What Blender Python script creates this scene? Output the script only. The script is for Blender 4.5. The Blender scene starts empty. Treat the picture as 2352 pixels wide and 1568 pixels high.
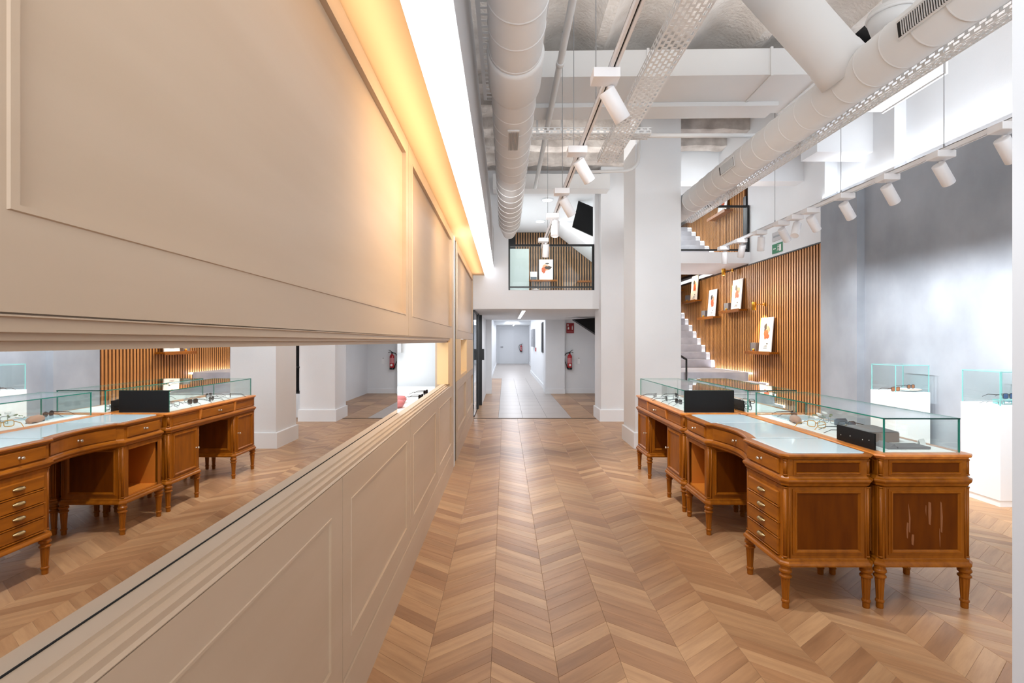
import bpy, bmesh, math, random
from mathutils import Vector, Matrix
PI = math.pi
R = math.radians
random.seed(7)
C = bpy.context.scene.collection
sc = bpy.context.scene

# ---------------------------------------------------------------- camera, world, light
H = 1.38
cd = bpy.data.cameras.new('camera')
cd.lens = 18.0; cd.sensor_width = 36.0; cd.sensor_fit = 'HORIZONTAL'
cd.shift_x = 16 / 2352; cd.shift_y = 0.0
cd.clip_start = 0.02; cd.clip_end = 200
cam = bpy.data.objects.new('camera', cd); C.objects.link(cam)
cam.location = (0, 0, H); cam.rotation_euler = (PI / 2, 0, 0)
sc.camera = cam
sc.cycles.transparent_max_bounces = 32
sc.cycles.max_bounces = 10
sc.view_settings.view_transform = 'Standard'
sc.view_settings.look = 'None'
sc.view_settings.gamma = 1.0
sc.view_settings.use_curve_mapping = False
sc.view_settings.exposure = 0.46
w = bpy.data.worlds.new('world'); sc.world = w; w.use_nodes = True
w.node_tree.nodes['Background'].inputs[0].default_value = (0.93, 0.95, 1.0, 1)
w.node_tree.nodes['Background'].inputs[1].default_value = 1.0

def area(name, loc, rot, sx, sy, energy, col=(1, 1, 1), spread=180):
    l = bpy.data.lights.new(name, 'AREA'); l.shape = 'RECTANGLE'; l.size = sx; l.size_y = sy
    l.energy = energy; l.color = col; l.spread = R(spread)
    o = bpy.data.objects.new(name, l); C.objects.link(o); o.location = loc; o.rotation_euler = rot
    return o
def spot(name, loc, target, energy, col=(1, 1, 1), angle=60, blend=0.6, radius=0.03):
    l = bpy.data.lights.new(name, 'SPOT'); l.energy = energy; l.color = col
    l.spot_size = R(angle); l.spot_blend = blend; l.shadow_soft_size = radius
    o = bpy.data.objects.new(name, l); C.objects.link(o); o.location = loc
    d = Vector(target) - Vector(loc)
    o.rotation_euler = d.to_track_quat('-Z', 'Y').to_euler()
    return o
# added soft fill from behind the camera, not a known window
area('rear_fill', (2.0, -2.6, 2.1), (R(90), 0, 0), 5.0, 3.4, 36, (0.96, 0.98, 1.0))
# warm linear wash along the soffit above the panelled wall
area('soffit_wash', (-0.47, 3.8, 2.44), (0, R(180), 0), 0.05, 10.0, 7, (1, 0.74, 0.46))
for y, e in ((2.3, 32), (2.8, 32), (4.4, 30), (5.2, 10), (6.9, 20)):
    spot('panel_wash', (0.12, y, 2.50), (-0.565, y + 0.25, 1.95), e, (1, 0.72, 0.40), 110, 1.0, 0.20)
# cove light on top of the grey plaster wall
area('cove_light_right', (4.62, 4.1, 3.46), (0, R(180 - 25), 0), 0.22, 6.6, 26, (0.90, 0.94, 1.0))
# hallway, mezzanine, room behind the window
area('hallway_light', (0.35, 21.0, 2.33), (0, 0, 0), 0.6, 16, 115, (0.90, 0.93, 1.0))
area('hallway_end_fill', (0.35, 29.0, 2.30), (R(40), 0, 0), 1.0, 1.0, 14, (0.95, 0.96, 1.0))  # extra fill added to brighten the far corridor wall
area('passage_light', (0.34, 11.0, 1.93), (0, 0, 0), 0.06, 3.0, 16, (0.97, 0.97, 1.0))
area('mezzanine_light', (0.9, 10.9, 4.08), (0, 0, 0), 1.0, 1.6, 34, (1, 0.97, 0.93))
area('back_room_light', (-1.5, 4.3, 2.7), (0, 0, 0), 1.4, 2.2, 42, (0.93, 0.97, 1.0))
area('stair_light', (3.2, 11.0, 2.83), (0, 0, 0), 1.5, 1.5, 26, (1, 0.95, 0.9))
area('upper_stair_light', (3.4, 11.4, 4.35), (0, 0, 0), 1.5, 2.5, 34, (0.97, 0.97, 1.0))
# added up-facing fills without fixtures, to brighten the showroom ceiling
area('ceiling_fill_near', (1.9, -0.9, 2.3), (R(180 - 38), 0, 0), 4.0, 2.0, 62, (0.90, 0.96, 1.0))
area('vault_fill', (1.4, 3.0, 3.95), (0, R(180), 0), 2.6, 3.4, 13, (1, 0.99, 0.97))
area('joist_fill', (0.9, 7.2, 3.93), (0, R(180), 0), 1.6, 2.0, 9, (1, 0.98, 0.96))
area('ceiling_fill_far', (3.1, 8.4, 3.2), (0, R(180), 0), 0.8, 1.4, 10, (1, 0.98, 0.96))
for (a, b, e) in (((-0.12, 5.0, 2.35), (0.6, 9.0, 2.2), 85), ((0.9, 3.0, 2.7), (1.9, 6.7, 1.6), 30), ((2.9, 6.3, 3.3), (2.6, 9.6, 2.6), 60)):
    spot('room_fill', a, b, e, (0.93, 0.97, 1.0), 120, 1.0, 0.25)  # added fill spots without lamp bodies, for the end wall and pillars
spot('slat_wall_fill', (3.3, 9.3, 2.70), (4.65, 8.3, 1.3), 120, (1, 0.93, 0.84), 90, 1.0, 0.15)  # both spots are added fill, angled to leave the slat sides darker
spot('slat_wall_fill', (3.3, 12.0, 2.75), (4.65, 10.4, 1.8), 70, (1, 0.93, 0.84), 110, 1.0, 0.15)

# ---------------------------------------------------------------- materials
def s2l(c):
    return tuple(((v / 255) / 12.92 if v / 255 <= 0.04045 else ((v / 255 + 0.055) / 1.055) ** 2.4) for v in c) + (1,)
def N(nt, t, **kw):
    n = nt.nodes.new(t)
    for k, v in kw.items():
        if k.startswith('i_'):
            n.inputs[int(k[2:])].default_value = v
        else: setattr(n, k, v)
    return n
M = {}
def mat(name, rgb, rough=0.6, metal=0.0, var=0.0, vscale=4.0, bump=0.0, bscale=40.0, spec=0.5, coat=0.0, emit=None, stretch=(1, 1, 1), rgb2=None, detail=3.0, lin=False):
    m = bpy.data.materials.new(name); m.use_nodes = True; nt = m.node_tree
    b = nt.nodes['Principled BSDF']
    col = rgb if lin else s2l(rgb)
    b.inputs['Base Color'].default_value = col
    b.inputs['Roughness'].default_value = rough
    b.inputs['Metallic'].default_value = metal
    b.inputs['Specular IOR Level'].default_value = spec
    b.inputs['Coat Weight'].default_value = coat
    b.inputs['Coat Roughness'].default_value = 0.15
    tc = N(nt, 'ShaderNodeTexCoord'); mp = N(nt, 'ShaderNodeMapping'); mp.inputs['Scale'].default_value = stretch
    nt.links.new(tc.outputs['Object'], mp.inputs[0])
    no = N(nt, 'ShaderNodeTexNoise'); no.inputs['Scale'].default_value = vscale; no.inputs['Detail'].default_value = detail
    nt.links.new(mp.outputs[0], no.inputs['Vector'])
    if rgb2 is not None or var > 0:
        mx = N(nt, 'ShaderNodeMix', data_type='RGBA')
        c2 = s2l(rgb2) if rgb2 is not None else tuple(max(0, v * (1 - var)) for v in col[:3]) + (1,)
        mx.inputs[6].default_value = col; mx.inputs[7].default_value = c2
        rp = N(nt, 'ShaderNodeValToRGB'); rp.color_ramp.elements[0].position = 0.32; rp.color_ramp.elements[1].position = 0.68
        nt.links.new(no.outputs[0], rp.inputs[0]); nt.links.new(rp.outputs[0], mx.inputs[0])
        nt.links.new(mx.outputs[2], b.inputs['Base Color'])
    if bump > 0:
        n2 = N(nt, 'ShaderNodeTexNoise'); n2.inputs['Scale'].default_value = bscale; n2.inputs['Detail'].default_value = 4
        nt.links.new(mp.outputs[0], n2.inputs['Vector'])
        bp = N(nt, 'ShaderNodeBump'); bp.inputs['Strength'].default_value = bump; bp.inputs['Distance'].default_value = 0.02
        nt.links.new(n2.outputs[0], bp.inputs['Height']); nt.links.new(bp.outputs[0], b.inputs['Normal'])
    if emit:
        b.inputs['Emission Color'].default_value = s2l(emit[0]); b.inputs['Emission Strength'].default_value = emit[1]
    M[name] = m
    return m
def glassmat(name, tint, gl=1.0, fac=None):
    m = bpy.data.materials.new(name); m.use_nodes = True; nt = m.node_tree; nt.nodes.clear()
    out = N(nt, 'ShaderNodeOutputMaterial'); tr = N(nt, 'ShaderNodeBsdfTransparent'); go = N(nt, 'ShaderNodeBsdfGlossy')
    tr.inputs[0].default_value = tint; go.inputs['Roughness'].default_value = 0.01; go.inputs[0].default_value = (gl, gl, gl, 1)
    mx = N(nt, 'ShaderNodeMixShader')
    if fac is None:
        lw = N(nt, 'ShaderNodeFresnel'); ge = N(nt, 'ShaderNodeNewGeometry'); mi_ = N(nt, 'ShaderNodeMix'); mi_.inputs[2].default_value = 1.45; mi_.inputs[3].default_value = 1 / 1.45
        nt.links.new(ge.outputs['Backfacing'], mi_.inputs[0]); nt.links.new(mi_.outputs[0], lw.inputs[0])
        nt.links.new(lw.outputs[0], mx.inputs[0])
    else: mx.inputs[0].default_value = fac
    nt.links.new(tr.outputs[0], mx.inputs[1]); nt.links.new(go.outputs[0], mx.inputs[2]); nt.links.new(mx.outputs[0], out.inputs[0])
    M[name] = m
def emat(name, rgb, strength):
    m = bpy.data.materials.new(name); m.use_nodes = True; nt = m.node_tree; nt.nodes.clear()
    out = N(nt, 'ShaderNodeOutputMaterial'); e = N(nt, 'ShaderNodeEmission'); e.inputs[0].default_value = s2l(rgb); e.inputs[1].default_value = strength
    nt.links.new(e.outputs[0], out.inputs[0]); M[name] = m

mat('white', (238, 241, 244), 0.75, var=0.03, vscale=2, bump=0.05, bscale=60)
mat('white_smooth', (240, 243, 246), 0.45)
mat('plaster', (236, 232, 228), 0.9, rgb2=(212, 206, 200), vscale=3.5, bump=0.7, bscale=30)
mat('rough_plaster', (214, 209, 204), 0.95, rgb2=(170, 163, 158), vscale=5, bump=1.0, bscale=14, detail=8)
mat('duct', (230, 231, 231), 0.5, var=0.04, vscale=1.5)
mat('cove_gray', (200, 200, 202), 0.8)
mat('gray_green', (158, 168, 166), 0.5)
mat('soffit', (236, 206, 166), 0.7)
mat('veneer', (200, 177, 152), 0.42, rgb2=(195, 171, 145), vscale=3, stretch=(1, 0.35, 3))
mat('veneer_edge', (232, 196, 146), 0.45)
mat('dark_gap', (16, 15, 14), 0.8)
mat('black_metal', (14, 15, 17), 0.4)
mat('black_panel', (14, 14, 15), 0.55, spec=0.25)
mat('concrete', (166, 172, 180), 0.8, rgb2=(142, 148, 156), vscale=1.6, stretch=(1, 1, 0.8), bump=0.06, bscale=12, detail=9)
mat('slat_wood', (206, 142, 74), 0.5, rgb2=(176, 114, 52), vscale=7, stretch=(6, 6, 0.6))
mat('slat_side_shade', (112, 64, 28), 0.7)  # shade between the slats is put into this darker side colour
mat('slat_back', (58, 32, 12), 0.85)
mat('slat_dark', (176, 132, 88), 0.5, rgb2=(120, 84, 52), vscale=9, stretch=(6, 6, 0.6))
mat('slat_black', (38, 38, 38), 0.8)
mat('stair', (190, 190, 196), 0.8, rgb2=(170, 170, 178), vscale=4)
mat('tile', (184, 175, 168), 0.35, var=0.05, vscale=3)
mat('oak', (152, 87, 14), 0.40, spec=0.22, rgb2=(128, 70, 8), vscale=9, stretch=(3, 3, 0.5), coat=0.08, detail=6)
mat('oak_long', (158, 92, 16), 0.38, spec=0.25, rgb2=(128, 70, 8), vscale=9, stretch=(3, 0.5, 3), coat=0.12, detail=6)
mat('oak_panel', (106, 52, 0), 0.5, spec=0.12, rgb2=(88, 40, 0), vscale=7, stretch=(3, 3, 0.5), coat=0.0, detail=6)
mat('oak_top', (216, 138, 56), 0.3, rgb2=(186, 108, 38), vscale=9, stretch=(3, 0.5, 3), coat=0.12, detail=6)
mat('oak_inside', (190, 112, 34), 0.5)
mat('scuff', (136, 84, 46), 0.6)
mat('brass', (190, 172, 130), 0.25, 1.0)
mat('gold', (214, 158, 60), 0.35, 1.0)
mat('nickel', (214, 210, 200), 0.18, 1.0)
mat('frosted', (196, 218, 228), 0.06, spec=0.6)
mat('display_white', (250, 250, 250), 0.5)
mat('lacquer', (246, 247, 248), 0.35)
mat('red', (176, 16, 26), 0.35, coat=0.4)
mat('sign_red', (150, 18, 24), 0.4)
mat('sign_green', (8, 122, 74), 0.4)
mat('paper', (238, 238, 236), 0.6)
mat('orange_ink', (190, 84, 40), 0.6)
mat('dark_ink', (48, 38, 34), 0.6)
mat('skin_ink', (206, 150, 118), 0.6)
mat('taupe', (132, 114, 106), 0.6)
mat('gray_board', (120, 116, 118), 0.5)
mat('slate', (84, 96, 108), 0.4)
mat('tan_leather', (176, 128, 100), 0.5)
mat('leaf', (112, 128, 96), 0.6)
mat('pink', (206, 128, 132), 0.5)
mat('track_white', (238, 238, 240), 0.45)
mat('hole_dark', (40, 38, 36), 0.9)
mat('gray_metal', (150, 152, 156), 0.5)
mat('amber_lens', (176, 98, 40), 0.08, spec=0.8)
mat('blue_lens', (30, 78, 132), 0.08, spec=0.8)
mat('dark_lens', (40, 30, 30), 0.08, spec=0.8)
mat('black_plastic', (18, 18, 20), 0.25)
mat('tortoise', (70, 38, 24), 0.25)
mat('teal_plastic', (70, 130, 146), 0.3)
mat('glass_edge', (28, 120, 104), 0.15, spec=0.8)
mat('glass_edge_pale', (132, 200, 196), 0.15, spec=0.8)
mat('glass_edge_dark', (18, 62, 56), 0.15, spec=0.8)
glassmat('glass', (0.955, 0.985, 0.98, 1))
glassmat('door_glass', (0.80, 0.88, 0.93, 1))
glassmat('mirror', (0, 0, 0, 1), 0.93, 1.0)
emat('led', (236, 240, 255), 9.0)
emat('led_soft', (240, 244, 255), 2.2)
emat('cove_glow', (250, 249, 255), 1.9)
emat('lamp_glow', (255, 214, 150), 9.0)
emat('spot_glow', (255, 252, 246), 2.4)

def floor_mat():
    m = bpy.data.materials.new('chevron_oak'); m.use_nodes = True; nt = m.node_tree; L = nt.links
    b = nt.nodes['Principled BSDF']
    oi = N(nt, 'ShaderNodeObjectInfo'); at = N(nt, 'ShaderNodeAttribute', attribute_name='rnd'); dr = N(nt, 'ShaderNodeAttribute', attribute_name='dirn')
    ad = N(nt, 'ShaderNodeMath', operation='ADD'); L.new(oi.outputs['Random'], ad.inputs[0]); L.new(at.outputs['Fac'], ad.inputs[1])
    fr = N(nt, 'ShaderNodeMath', operation='FRACT'); L.new(ad.outputs[0], fr.inputs[0])
    geo = N(nt, 'ShaderNodeNewGeometry')
    mps = []
    for s in (-1, 1):
        mp = N(nt, 'ShaderNodeMapping'); mp.inputs['Rotation'].default_value = (0, 0, s * R(37.4)); L.new(geo.outputs['Position'], mp.inputs[0]); mps.append(mp)
    mv = N(nt, 'ShaderNodeMix', data_type='VECTOR'); L.new(dr.outputs['Fac'], mv.inputs[0]); L.new(mps[0].outputs[0], mv.inputs[4]); L.new(mps[1].outputs[0], mv.inputs[5])
    of = N(nt, 'ShaderNodeVectorMath', operation='SCALE'); of.inputs[0].default_value = (17.3, 9.1, 5.0); L.new(fr.outputs[0], of.inputs['Scale'])
    av = N(nt, 'ShaderNodeVectorMath', operation='ADD'); L.new(mv.outputs[1], av.inputs[0]); L.new(of.outputs[0], av.inputs[1])
    st = N(nt, 'ShaderNodeMapping'); st.inputs['Scale'].default_value = (2.2, 22, 1); L.new(av.outputs[0], st.inputs[0])
    no = N(nt, 'ShaderNodeTexNoise'); no.inputs['Scale'].default_value = 1.6; no.inputs['Detail'].default_value = 6; no.inputs['Roughness'].default_value = 0.62; L.new(st.outputs[0], no.inputs['Vector'])
    wv = N(nt, 'ShaderNodeTexNoise'); wv.inputs['Scale'].default_value = 0.35; wv.inputs['Detail'].default_value = 2; L.new(st.outputs[0], wv.inputs['Vector'])
    r1 = N(nt, 'ShaderNodeValToRGB'); e = r1.color_ramp.elements
    e[0].position = 0.0; e[0].color = s2l((166, 125, 90)); e[1].position = 1.0; e[1].color = s2l((202, 163, 122))
    n = e.new(0.45); n.color = s2l((184, 143, 104)); n = e.new(0.25); n.color = s2l((180, 138, 100))
    L.new(fr.outputs[0], r1.inputs[0])
    r2 = N(nt, 'ShaderNodeValToRGB'); e = r2.color_ramp.elements
    e[0].position = 0.3; e[0].color = (0.72, 0.68, 0.66, 1); e[1].position = 0.62; e[1].color = (1, 1, 1, 1)
    L.new(no.outputs[0], r2.inputs[0])
    r3 = N(nt, 'ShaderNodeValToRGB'); e = r3.color_ramp.elements
    e[0].position = 0.35; e[0].color = (0.86, 0.84, 0.83, 1); e[1].position = 0.6; e[1].color = (1.04, 1.03, 1.02, 1)
    L.new(wv.outputs[0], r3.inputs[0])
    m1 = N(nt, 'ShaderNodeMix', data_type='RGBA', blend_type='MULTIPLY'); m1.inputs[0].default_value = 0.8; L.new(r1.outputs[0], m1.inputs[6]); L.new(r2.outputs[0], m1.inputs[7])
    m2 = N(nt, 'ShaderNodeMix', data_type='RGBA', blend_type='MULTIPLY'); m2.inputs[0].default_value = 1; L.new(m1.outputs[2], m2.inputs[6]); L.new(r3.outputs[0], m2.inputs[7])
    L.new(m2.outputs[2], b.inputs['Base Color'])
    b.inputs['Roughness'].default_value = 0.33; b.inputs['Specular IOR Level'].default_value = 0.4
    bp = N(nt, 'ShaderNodeBump'); bp.inputs['Strength'].default_value = 0.08; bp.inputs['Distance'].default_value = 0.004
    L.new(no.outputs[0], bp.inputs['Height']); L.new(bp.outputs[0], b.inputs['Normal'])
    M['floor'] = m
floor_mat()

# ---------------------------------------------------------------- mesh helpers
class MB:
    def __init__(s): s.bm = bmesh.new(); s.smooth = []
    def quad(s, a, b, c, d):
        return s.face([a, b, c, d])
    def face(s, pts):
        vs = [s.bm.verts.new(p) for p in pts]
        return s.bm.faces.new(vs)
    def box(s, x0, x1, y0, y1, z0, z1):
        v = [s.bm.verts.new(p) for p in ((x0,y0,z0),(x1,y0,z0),(x1,y1,z0),(x0,y1,z0),(x0,y0,z1),(x1,y0,z1),(x1,y1,z1),(x0,y1,z1))]
        for f in ((0,3,2,1),(4,5,6,7),(0,1,5,4),(1,2,6,5),(2,3,7,6),(3,0,4,7)): s.bm.faces.new([v[i] for i in f])
        return s
    def obox(s, c, ax, ay, az, sx, sy, sz):
        c = Vector(c); ax, ay, az = Vector(ax) * sx / 2, Vector(ay) * sy / 2, Vector(az) * sz / 2
        v = [s.bm.verts.new(c + i * ax + j * ay + k * az) for k in (-1, 1) for i, j in ((-1,-1),(1,-1),(1,1),(-1,1))]
        for f in ((0,3,2,1),(4,5,6,7),(0,1,5,4),(1,2,6,5),(2,3,7,6),(3,0,4,7)): s.bm.faces.new([v[i] for i in f])
        return s
    def rings(s, loops, cap0=True, cap1=True, closed=True, smooth=False):
        rs = [[s.bm.verts.new(p) for p in l] for l in loops]
        n = len(rs[0])
        for a, b in zip(rs, rs[1:]):
            for i in range(n if closed else n - 1):
                j = (i + 1) % n
                f = s.bm.faces.new([a[i], a[j], b[j], b[i]]); f.smooth = smooth
        if cap0 and closed: s.bm.faces.new(list(reversed(rs[0])))
        if cap1 and closed: s.bm.faces.new(rs[-1])
        return s
    def loft(s, poly, prof, cap0=True, cap1=True):
        return s.rings([[(p[0], p[1], z) for p in offset(poly, o)] for o, z in prof], cap0, cap1)
    def lathe(s, prof, origin=(0,0,0), axis=(0,0,1), n=16, smooth=True, cap0=True, cap1=True):
        a = Vector(axis).normalized(); u = a.orthogonal().normalized(); v = a.cross(u); o = Vector(origin)
        return s.rings([[o + a * z + (u * math.cos(2*PI*i/n) + v * math.sin(2*PI*i/n)) * max(r, 1e-4) for i in range(n)] for r, z in prof], cap0, cap1, True, smooth)
    def tube(s, pts, r, n=8, smooth=True, closed=False):
        pts = [Vector(p) for p in pts]; loops = []; up = None
        m = len(pts)
        for i, p in enumerate(pts):
            if closed: t = (pts[(i+1) % m] - pts[i-1]).normalized()
            else: t = (pts[min(i+1, m-1)] - pts[max(i-1, 0)]).normalized()
            if up is None: up = t.orthogonal().normalized()
            up = (up - t * up.dot(t)).normalized(); v = t.cross(up)
            rr = r[i] if isinstance(r, (list, tuple)) else r
            loops.append([p + (up * math.cos(2*PI*k/n) + v * math.sin(2*PI*k/n)) * rr for k in range(n)])
        if closed: loops.append(loops[0]); return s.rings(loops, False, False, True, smooth)
        return s.rings(loops, True, True, True, smooth)
    def frame(s, o, u, v, n, W, Hh, prof, fill=True, mat_fill=None):
        """rectangular loops on a face: prof = [(inset, height)]"""
        o, u, v, n = Vector(o), Vector(u), Vector(v), Vector(n)
        loops = [[o + u * i + v * i + n * h, o + u * (W - i) + v * i + n * h, o + u * (W - i) + v * (Hh - i) + n * h, o + u * i + v * (Hh - i) + n * h] for i, h in prof]
        return s.rings(loops, False, fill)
    def build(s, name, m, parent=None, bevel=0, solid=0, weld=False):
        if weld: bmesh.ops.remove_doubles(s.bm, verts=s.bm.verts, dist=1e-5)
        bmesh.ops.recalc_face_normals(s.bm, faces=s.bm.faces)
        me = bpy.data.meshes.new(name); s.bm.to_mesh(me); s.bm.free()
        mm = M[m] if isinstance(m, str) else m
        me.materials.append(mm)
        o = bpy.data.objects.new(name, me); C.objects.link(o)
        if parent: o.parent = parent
        if bevel:
            b = o.modifiers.new('bevel', 'BEVEL'); b.width = bevel; b.segments = 2; b.limit_method = 'ANGLE'; b.angle_limit = R(40)
        if solid:
            b = o.modifiers.new('solid', 'SOLIDIFY'); b.thickness = solid
        return o
def offset(poly, d):
    n = len(poly); out = []
    ar = sum(poly[i][0]*poly[(i+1)%n][1] - poly[(i+1)%n][0]*poly[i][1] for i in range(n))
    sg = 1 if ar > 0 else -1
    for i in range(n):
        a, b, c = Vector(poly[i-1]), Vector(poly[i]), Vector(poly[(i+1) % n])
        e1, e2 = (b - a).normalized(), (c - b).normalized()
        n1, n2 = Vector((e1.y, -e1.x)) * sg, Vector((e2.y, -e2.x)) * sg
        k = n1 + n2; q = 1 + n1.dot(n2)
        out.append(tuple(b + k * (d / max(q, 0.3))))
    return out
def tag(o, label=None, cat=None, group=None, kind=None):
    if label: o['label'] = label
    if cat: o['category'] = cat
    if group: o['group'] = group
    if kind: o['kind'] = kind
    return o
def empty(name, loc=(0, 0, 0), rz=0):
    o = bpy.data.objects.new(name, None); C.objects.link(o); o.location = loc; o.rotation_euler = (0, 0, rz); o.empty_display_size = 0.1
    return o
def thing(name, label, cat, loc=(0, 0, 0), rz=0, group=None):
    return tag(empty(name, loc, rz), label, cat, group)
def copy_tree(o, parent=None):
    c = o.copy(); C.objects.link(c); c.parent = parent
    for ch in [x for x in o.children]: copy_tree(ch, c)
    return c
def struct(o): return tag(o, kind='structure')
def bx(name, m, *b, parent=None, bevel=0):
    return MB().box(*b).build(name, m, parent, bevel)
# ---------------------------------------------------------------- floor
fl = struct(MB().box(-0.75, 5.2, -3.0, 9.16, -0.12, -0.012).build('floor', 'slat_back'))
CW, PW, SL = 0.2785, 0.1042, 0.765 * 0.2785
def plank_bm(mb, x0, y0, sgn):
    g = 0.0004; ch = 0.0012
    a = (x0 + g, y0); b = (x0 + CW - g, y0 + sgn * SL)
    p = [(a[0], a[1] + g), (b[0], b[1] + g), (b[0], b[1] + PW - g), (a[0], a[1] + PW - g)]
    p2 = offset(p, -ch)
    mb.rings([[(q[0], q[1], -0.012) for q in p], [(q[0], q[1], -0.0006) for q in p], [(q[0], q[1], 0.0) for q in p2]], False, True)
cells = []
for c in range(-3, 22):
    x0 = -0.059 + c * CW; sgn = 1 if c % 2 else -1
    yb = -0.0 if sgn > 0 else SL
    if x0 < -0.62 or x0 > 4.95: continue
    k = -20
    while True:
        y0 = 0.02 + k * PW + yb; k += 1
        if y0 > 9.6: break
        if min(y0, y0 + sgn * SL) < -0.4: continue
        if max(y0, y0 + sgn * SL) + PW > 9.42: continue
        cells.append((x0, y0, sgn))
def cellw(c):
    x, y = c[0] + CW / 2, c[1]
    if y < 1.75: return 100 + y
    if abs((x - 0) * 1176 / y + 1160 - 1176) > 1230: return 90 + y
    return y + 0.15 * abs(x)
cells.sort(key=cellw)
protos = {}
def attr(me, rnd, d):
    a = me.attributes.new('rnd', 'FLOAT', 'FACE'); a.data.foreach_set('value', rnd)
    a = me.attributes.new('dirn', 'FLOAT', 'FACE'); a.data.foreach_set('value', d)
for s in (1, -1):
    mb = MB(); plank_bm(mb, 0, 0, s); o = mb.build('plank', 'floor', fl)
    attr(o.data, [0.0] * len(o.data.polygons), [0.0 if s > 0 else 1.0] * len(o.data.polygons)); protos[s] = o
usedp = {1: False, -1: False}
for x0, y0, s in cells[:300]:
    if not usedp[s]: o = protos[s]; usedp[s] = True
    else: o = protos[s].copy(); C.objects.link(o); o.parent = fl
    o.location = (x0, y0, 0)
mb = MB(); rn, dn = [], []
for x0, y0, s in cells[300:]:
    n0 = len(mb.bm.faces); plank_bm(mb, x0, y0, s); k = len(mb.bm.faces) - n0
    rn += [random.random()] * k; dn += [0.0 if s > 0 else 1.0] * k
o = mb.build('plank_field', 'floor', fl); attr(o.data, rn, dn); tag(o, kind='stuff')
MB().box(-0.56, 1.64, 9.17, 9.20, -0.02, 0.005).build('threshold_strip', 'hole_dark', fl)
# hallway floor of pale tiles and boards
hf = struct(MB().box(-0.75, 5.2, 9.16, 33, -0.12, -0.006).build('floor', 'slat_back'))
for i in range(7):
    for j in range(16):
        x0 = -0.56 + i * 0.44; y0 = 9.2 + j * 0.62
        mid = 1 <= i <= 3
        if y0 < 14.0 or i < 5:
            MB().box(x0 + .002, x0 + .438, y0 + .002, y0 + .618, 0.0005, 0.003).build('tile', 'tile' if mid else 'floor', hf)
MB().box(-0.75, 2.4, 19.12, 33, -0.006, 0).build('tile_field', 'tile', hf)
tag(bpy.data.objects['tile_field'], kind='stuff')
MB().box(2.52, 5.2, 9.2, 16, 0.0005, 0.003).build('stair_lobby_boards', 'floor', hf)

# ---------------------------------------------------------------- left wall, panelled
WX = -0.565
wl = struct(MB().box(-0.95, -0.66, -3.0, 0.2, 0, 2.55).build('wall_left', 'veneer'))
def wpart(name, m, x0, x1, y0, y1, z0, z1, bevel=0.0): return bx(name, m, x0, x1, y0, y1, z0, z1, parent=wl, bevel=bevel)
# hidden core above and below the niche
wpart('wall_core', 'veneer', -0.66, -0.60, -3.0, 5.3, 0, 0.94)
wpart('wall_core', 'veneer', -0.66, -0.60, -3.0, 5.3, 1.39, 2.55)
def panel_piece(y0, y1, z0, z1, rec=None, name='wood_panel'):
    mb = MB(); g = 0.0035
    W, Hh = (y1 - y0) - 2 * g, (z1 - z0) - 2 * g
    o = (WX, y0 + g, z0 + g)
    if rec is None:
        mb.frame(o, (0, 1, 0), (0, 0, 1), (1, 0, 0), W, Hh, [(0, -0.034), (0, 0)])
    else:
        # stile widths left(near), right(far), bottom, top
        l, r, b, t = rec; loops = []
        for k, h in ((0, -0.034), (0, 0.0), (0.93, 0.0), (0.94, 0.003), (1, 0.003), (1.0001, -0.019), (1.06, -0.019)):
            a = min(k, 1); e = max(0, k - 1) * 0.1
            il, ir, ib, it = l * a + e, r * a + e, b * a + e, t * a + e
            loops.append([(o[0] + h, o[1] + il, o[2] + ib), (o[0] + h, o[1] + W - ir, o[2] + ib), (o[0] + h, o[1] + W - ir, o[2] + Hh - it), (o[0] + h, o[1] + il, o[2] + Hh - it)])
        mb.rings(loops, False, True)
    return mb.build(name, 'veneer', wl)
panel_piece(-2.4, 0.40, 1.41, 2.546, (0.09, 0.09, 0.125, 0.09))
panel_piece(0.40, 3.0, 1.41, 2.546, (0.19, 0.09, 0.125, 0.09))
panel_piece(3.0, 5.50, 1.41, 2.546, (0.12, 0.10, 0.125, 0.09))
for y0, y1 in ((-2.0, 0.5), (0.5, 1.78), (1.78, 3.06), (3.06, 4.29), (4.29, 5.50)):
    panel_piece(y0, y1, 0.195, 0.912, (0.10, 0.12, 0.11, 0.11))
wpart('skirting', 'veneer', -0.6, -0.56, -3, 5.50, 0, 0.19)
wpart('wall_core', 'veneer', -0.66, -0.574, -3.0, 5.30, 1.40, 1.43)
wpart('wall_core', 'veneer', -0.66, -0.571, -3.0, 5.30, 0.17, 0.93)
# stepped mouldings above and below the mirror niche
def mould(name, prof, y0, y1, m='veneer'):
    mb = MB(); mb.rings([[(x, y, z) for x, z in prof] for y in (y0, y1)], True, True)
    return mb.build(name, m, wl)
mould('niche_ledge', [(-0.64, 0.911), (-0.565, 0.911), (-0.565, 0.9125), (-0.572, 0.918), (-0.572, 0.930), (-0.585, 0.934), (-0.585, 0.943), (-0.598, 0.946), (-0.598, 0.9535), (-0.64, 0.9535)], -1.0, 5.28)
mould('niche_head', [(-0.64, 1.411), (-0.565, 1.411), (-0.565, 1.409), (-0.572, 1.408), (-0.572, 1.391), (-0.584, 1.390), (-0.584, 1.381), (-0.597, 1.380), (-0.597, 1.368), (-0.64, 1.368)], -1.0, 5.28)
wpart('niche_end_post', 'veneer_edge', -0.68, -0.567, 5.12, 5.30, 0.95, 1.37, 0.002)
wpart('end_stile', 'veneer_edge', -0.68, -0.566, 5.30, 5.50, 0.90, 1.42, 0.002)
wpart('end_post', 'veneer', -0.75, -0.563, 5.50, 5.62, 0.0, 2.546, 0.003)
wpart('door_edge', 'white_smooth', -0.66, -0.562, 5.62, 5.73, 0.0, 2.546)
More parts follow.
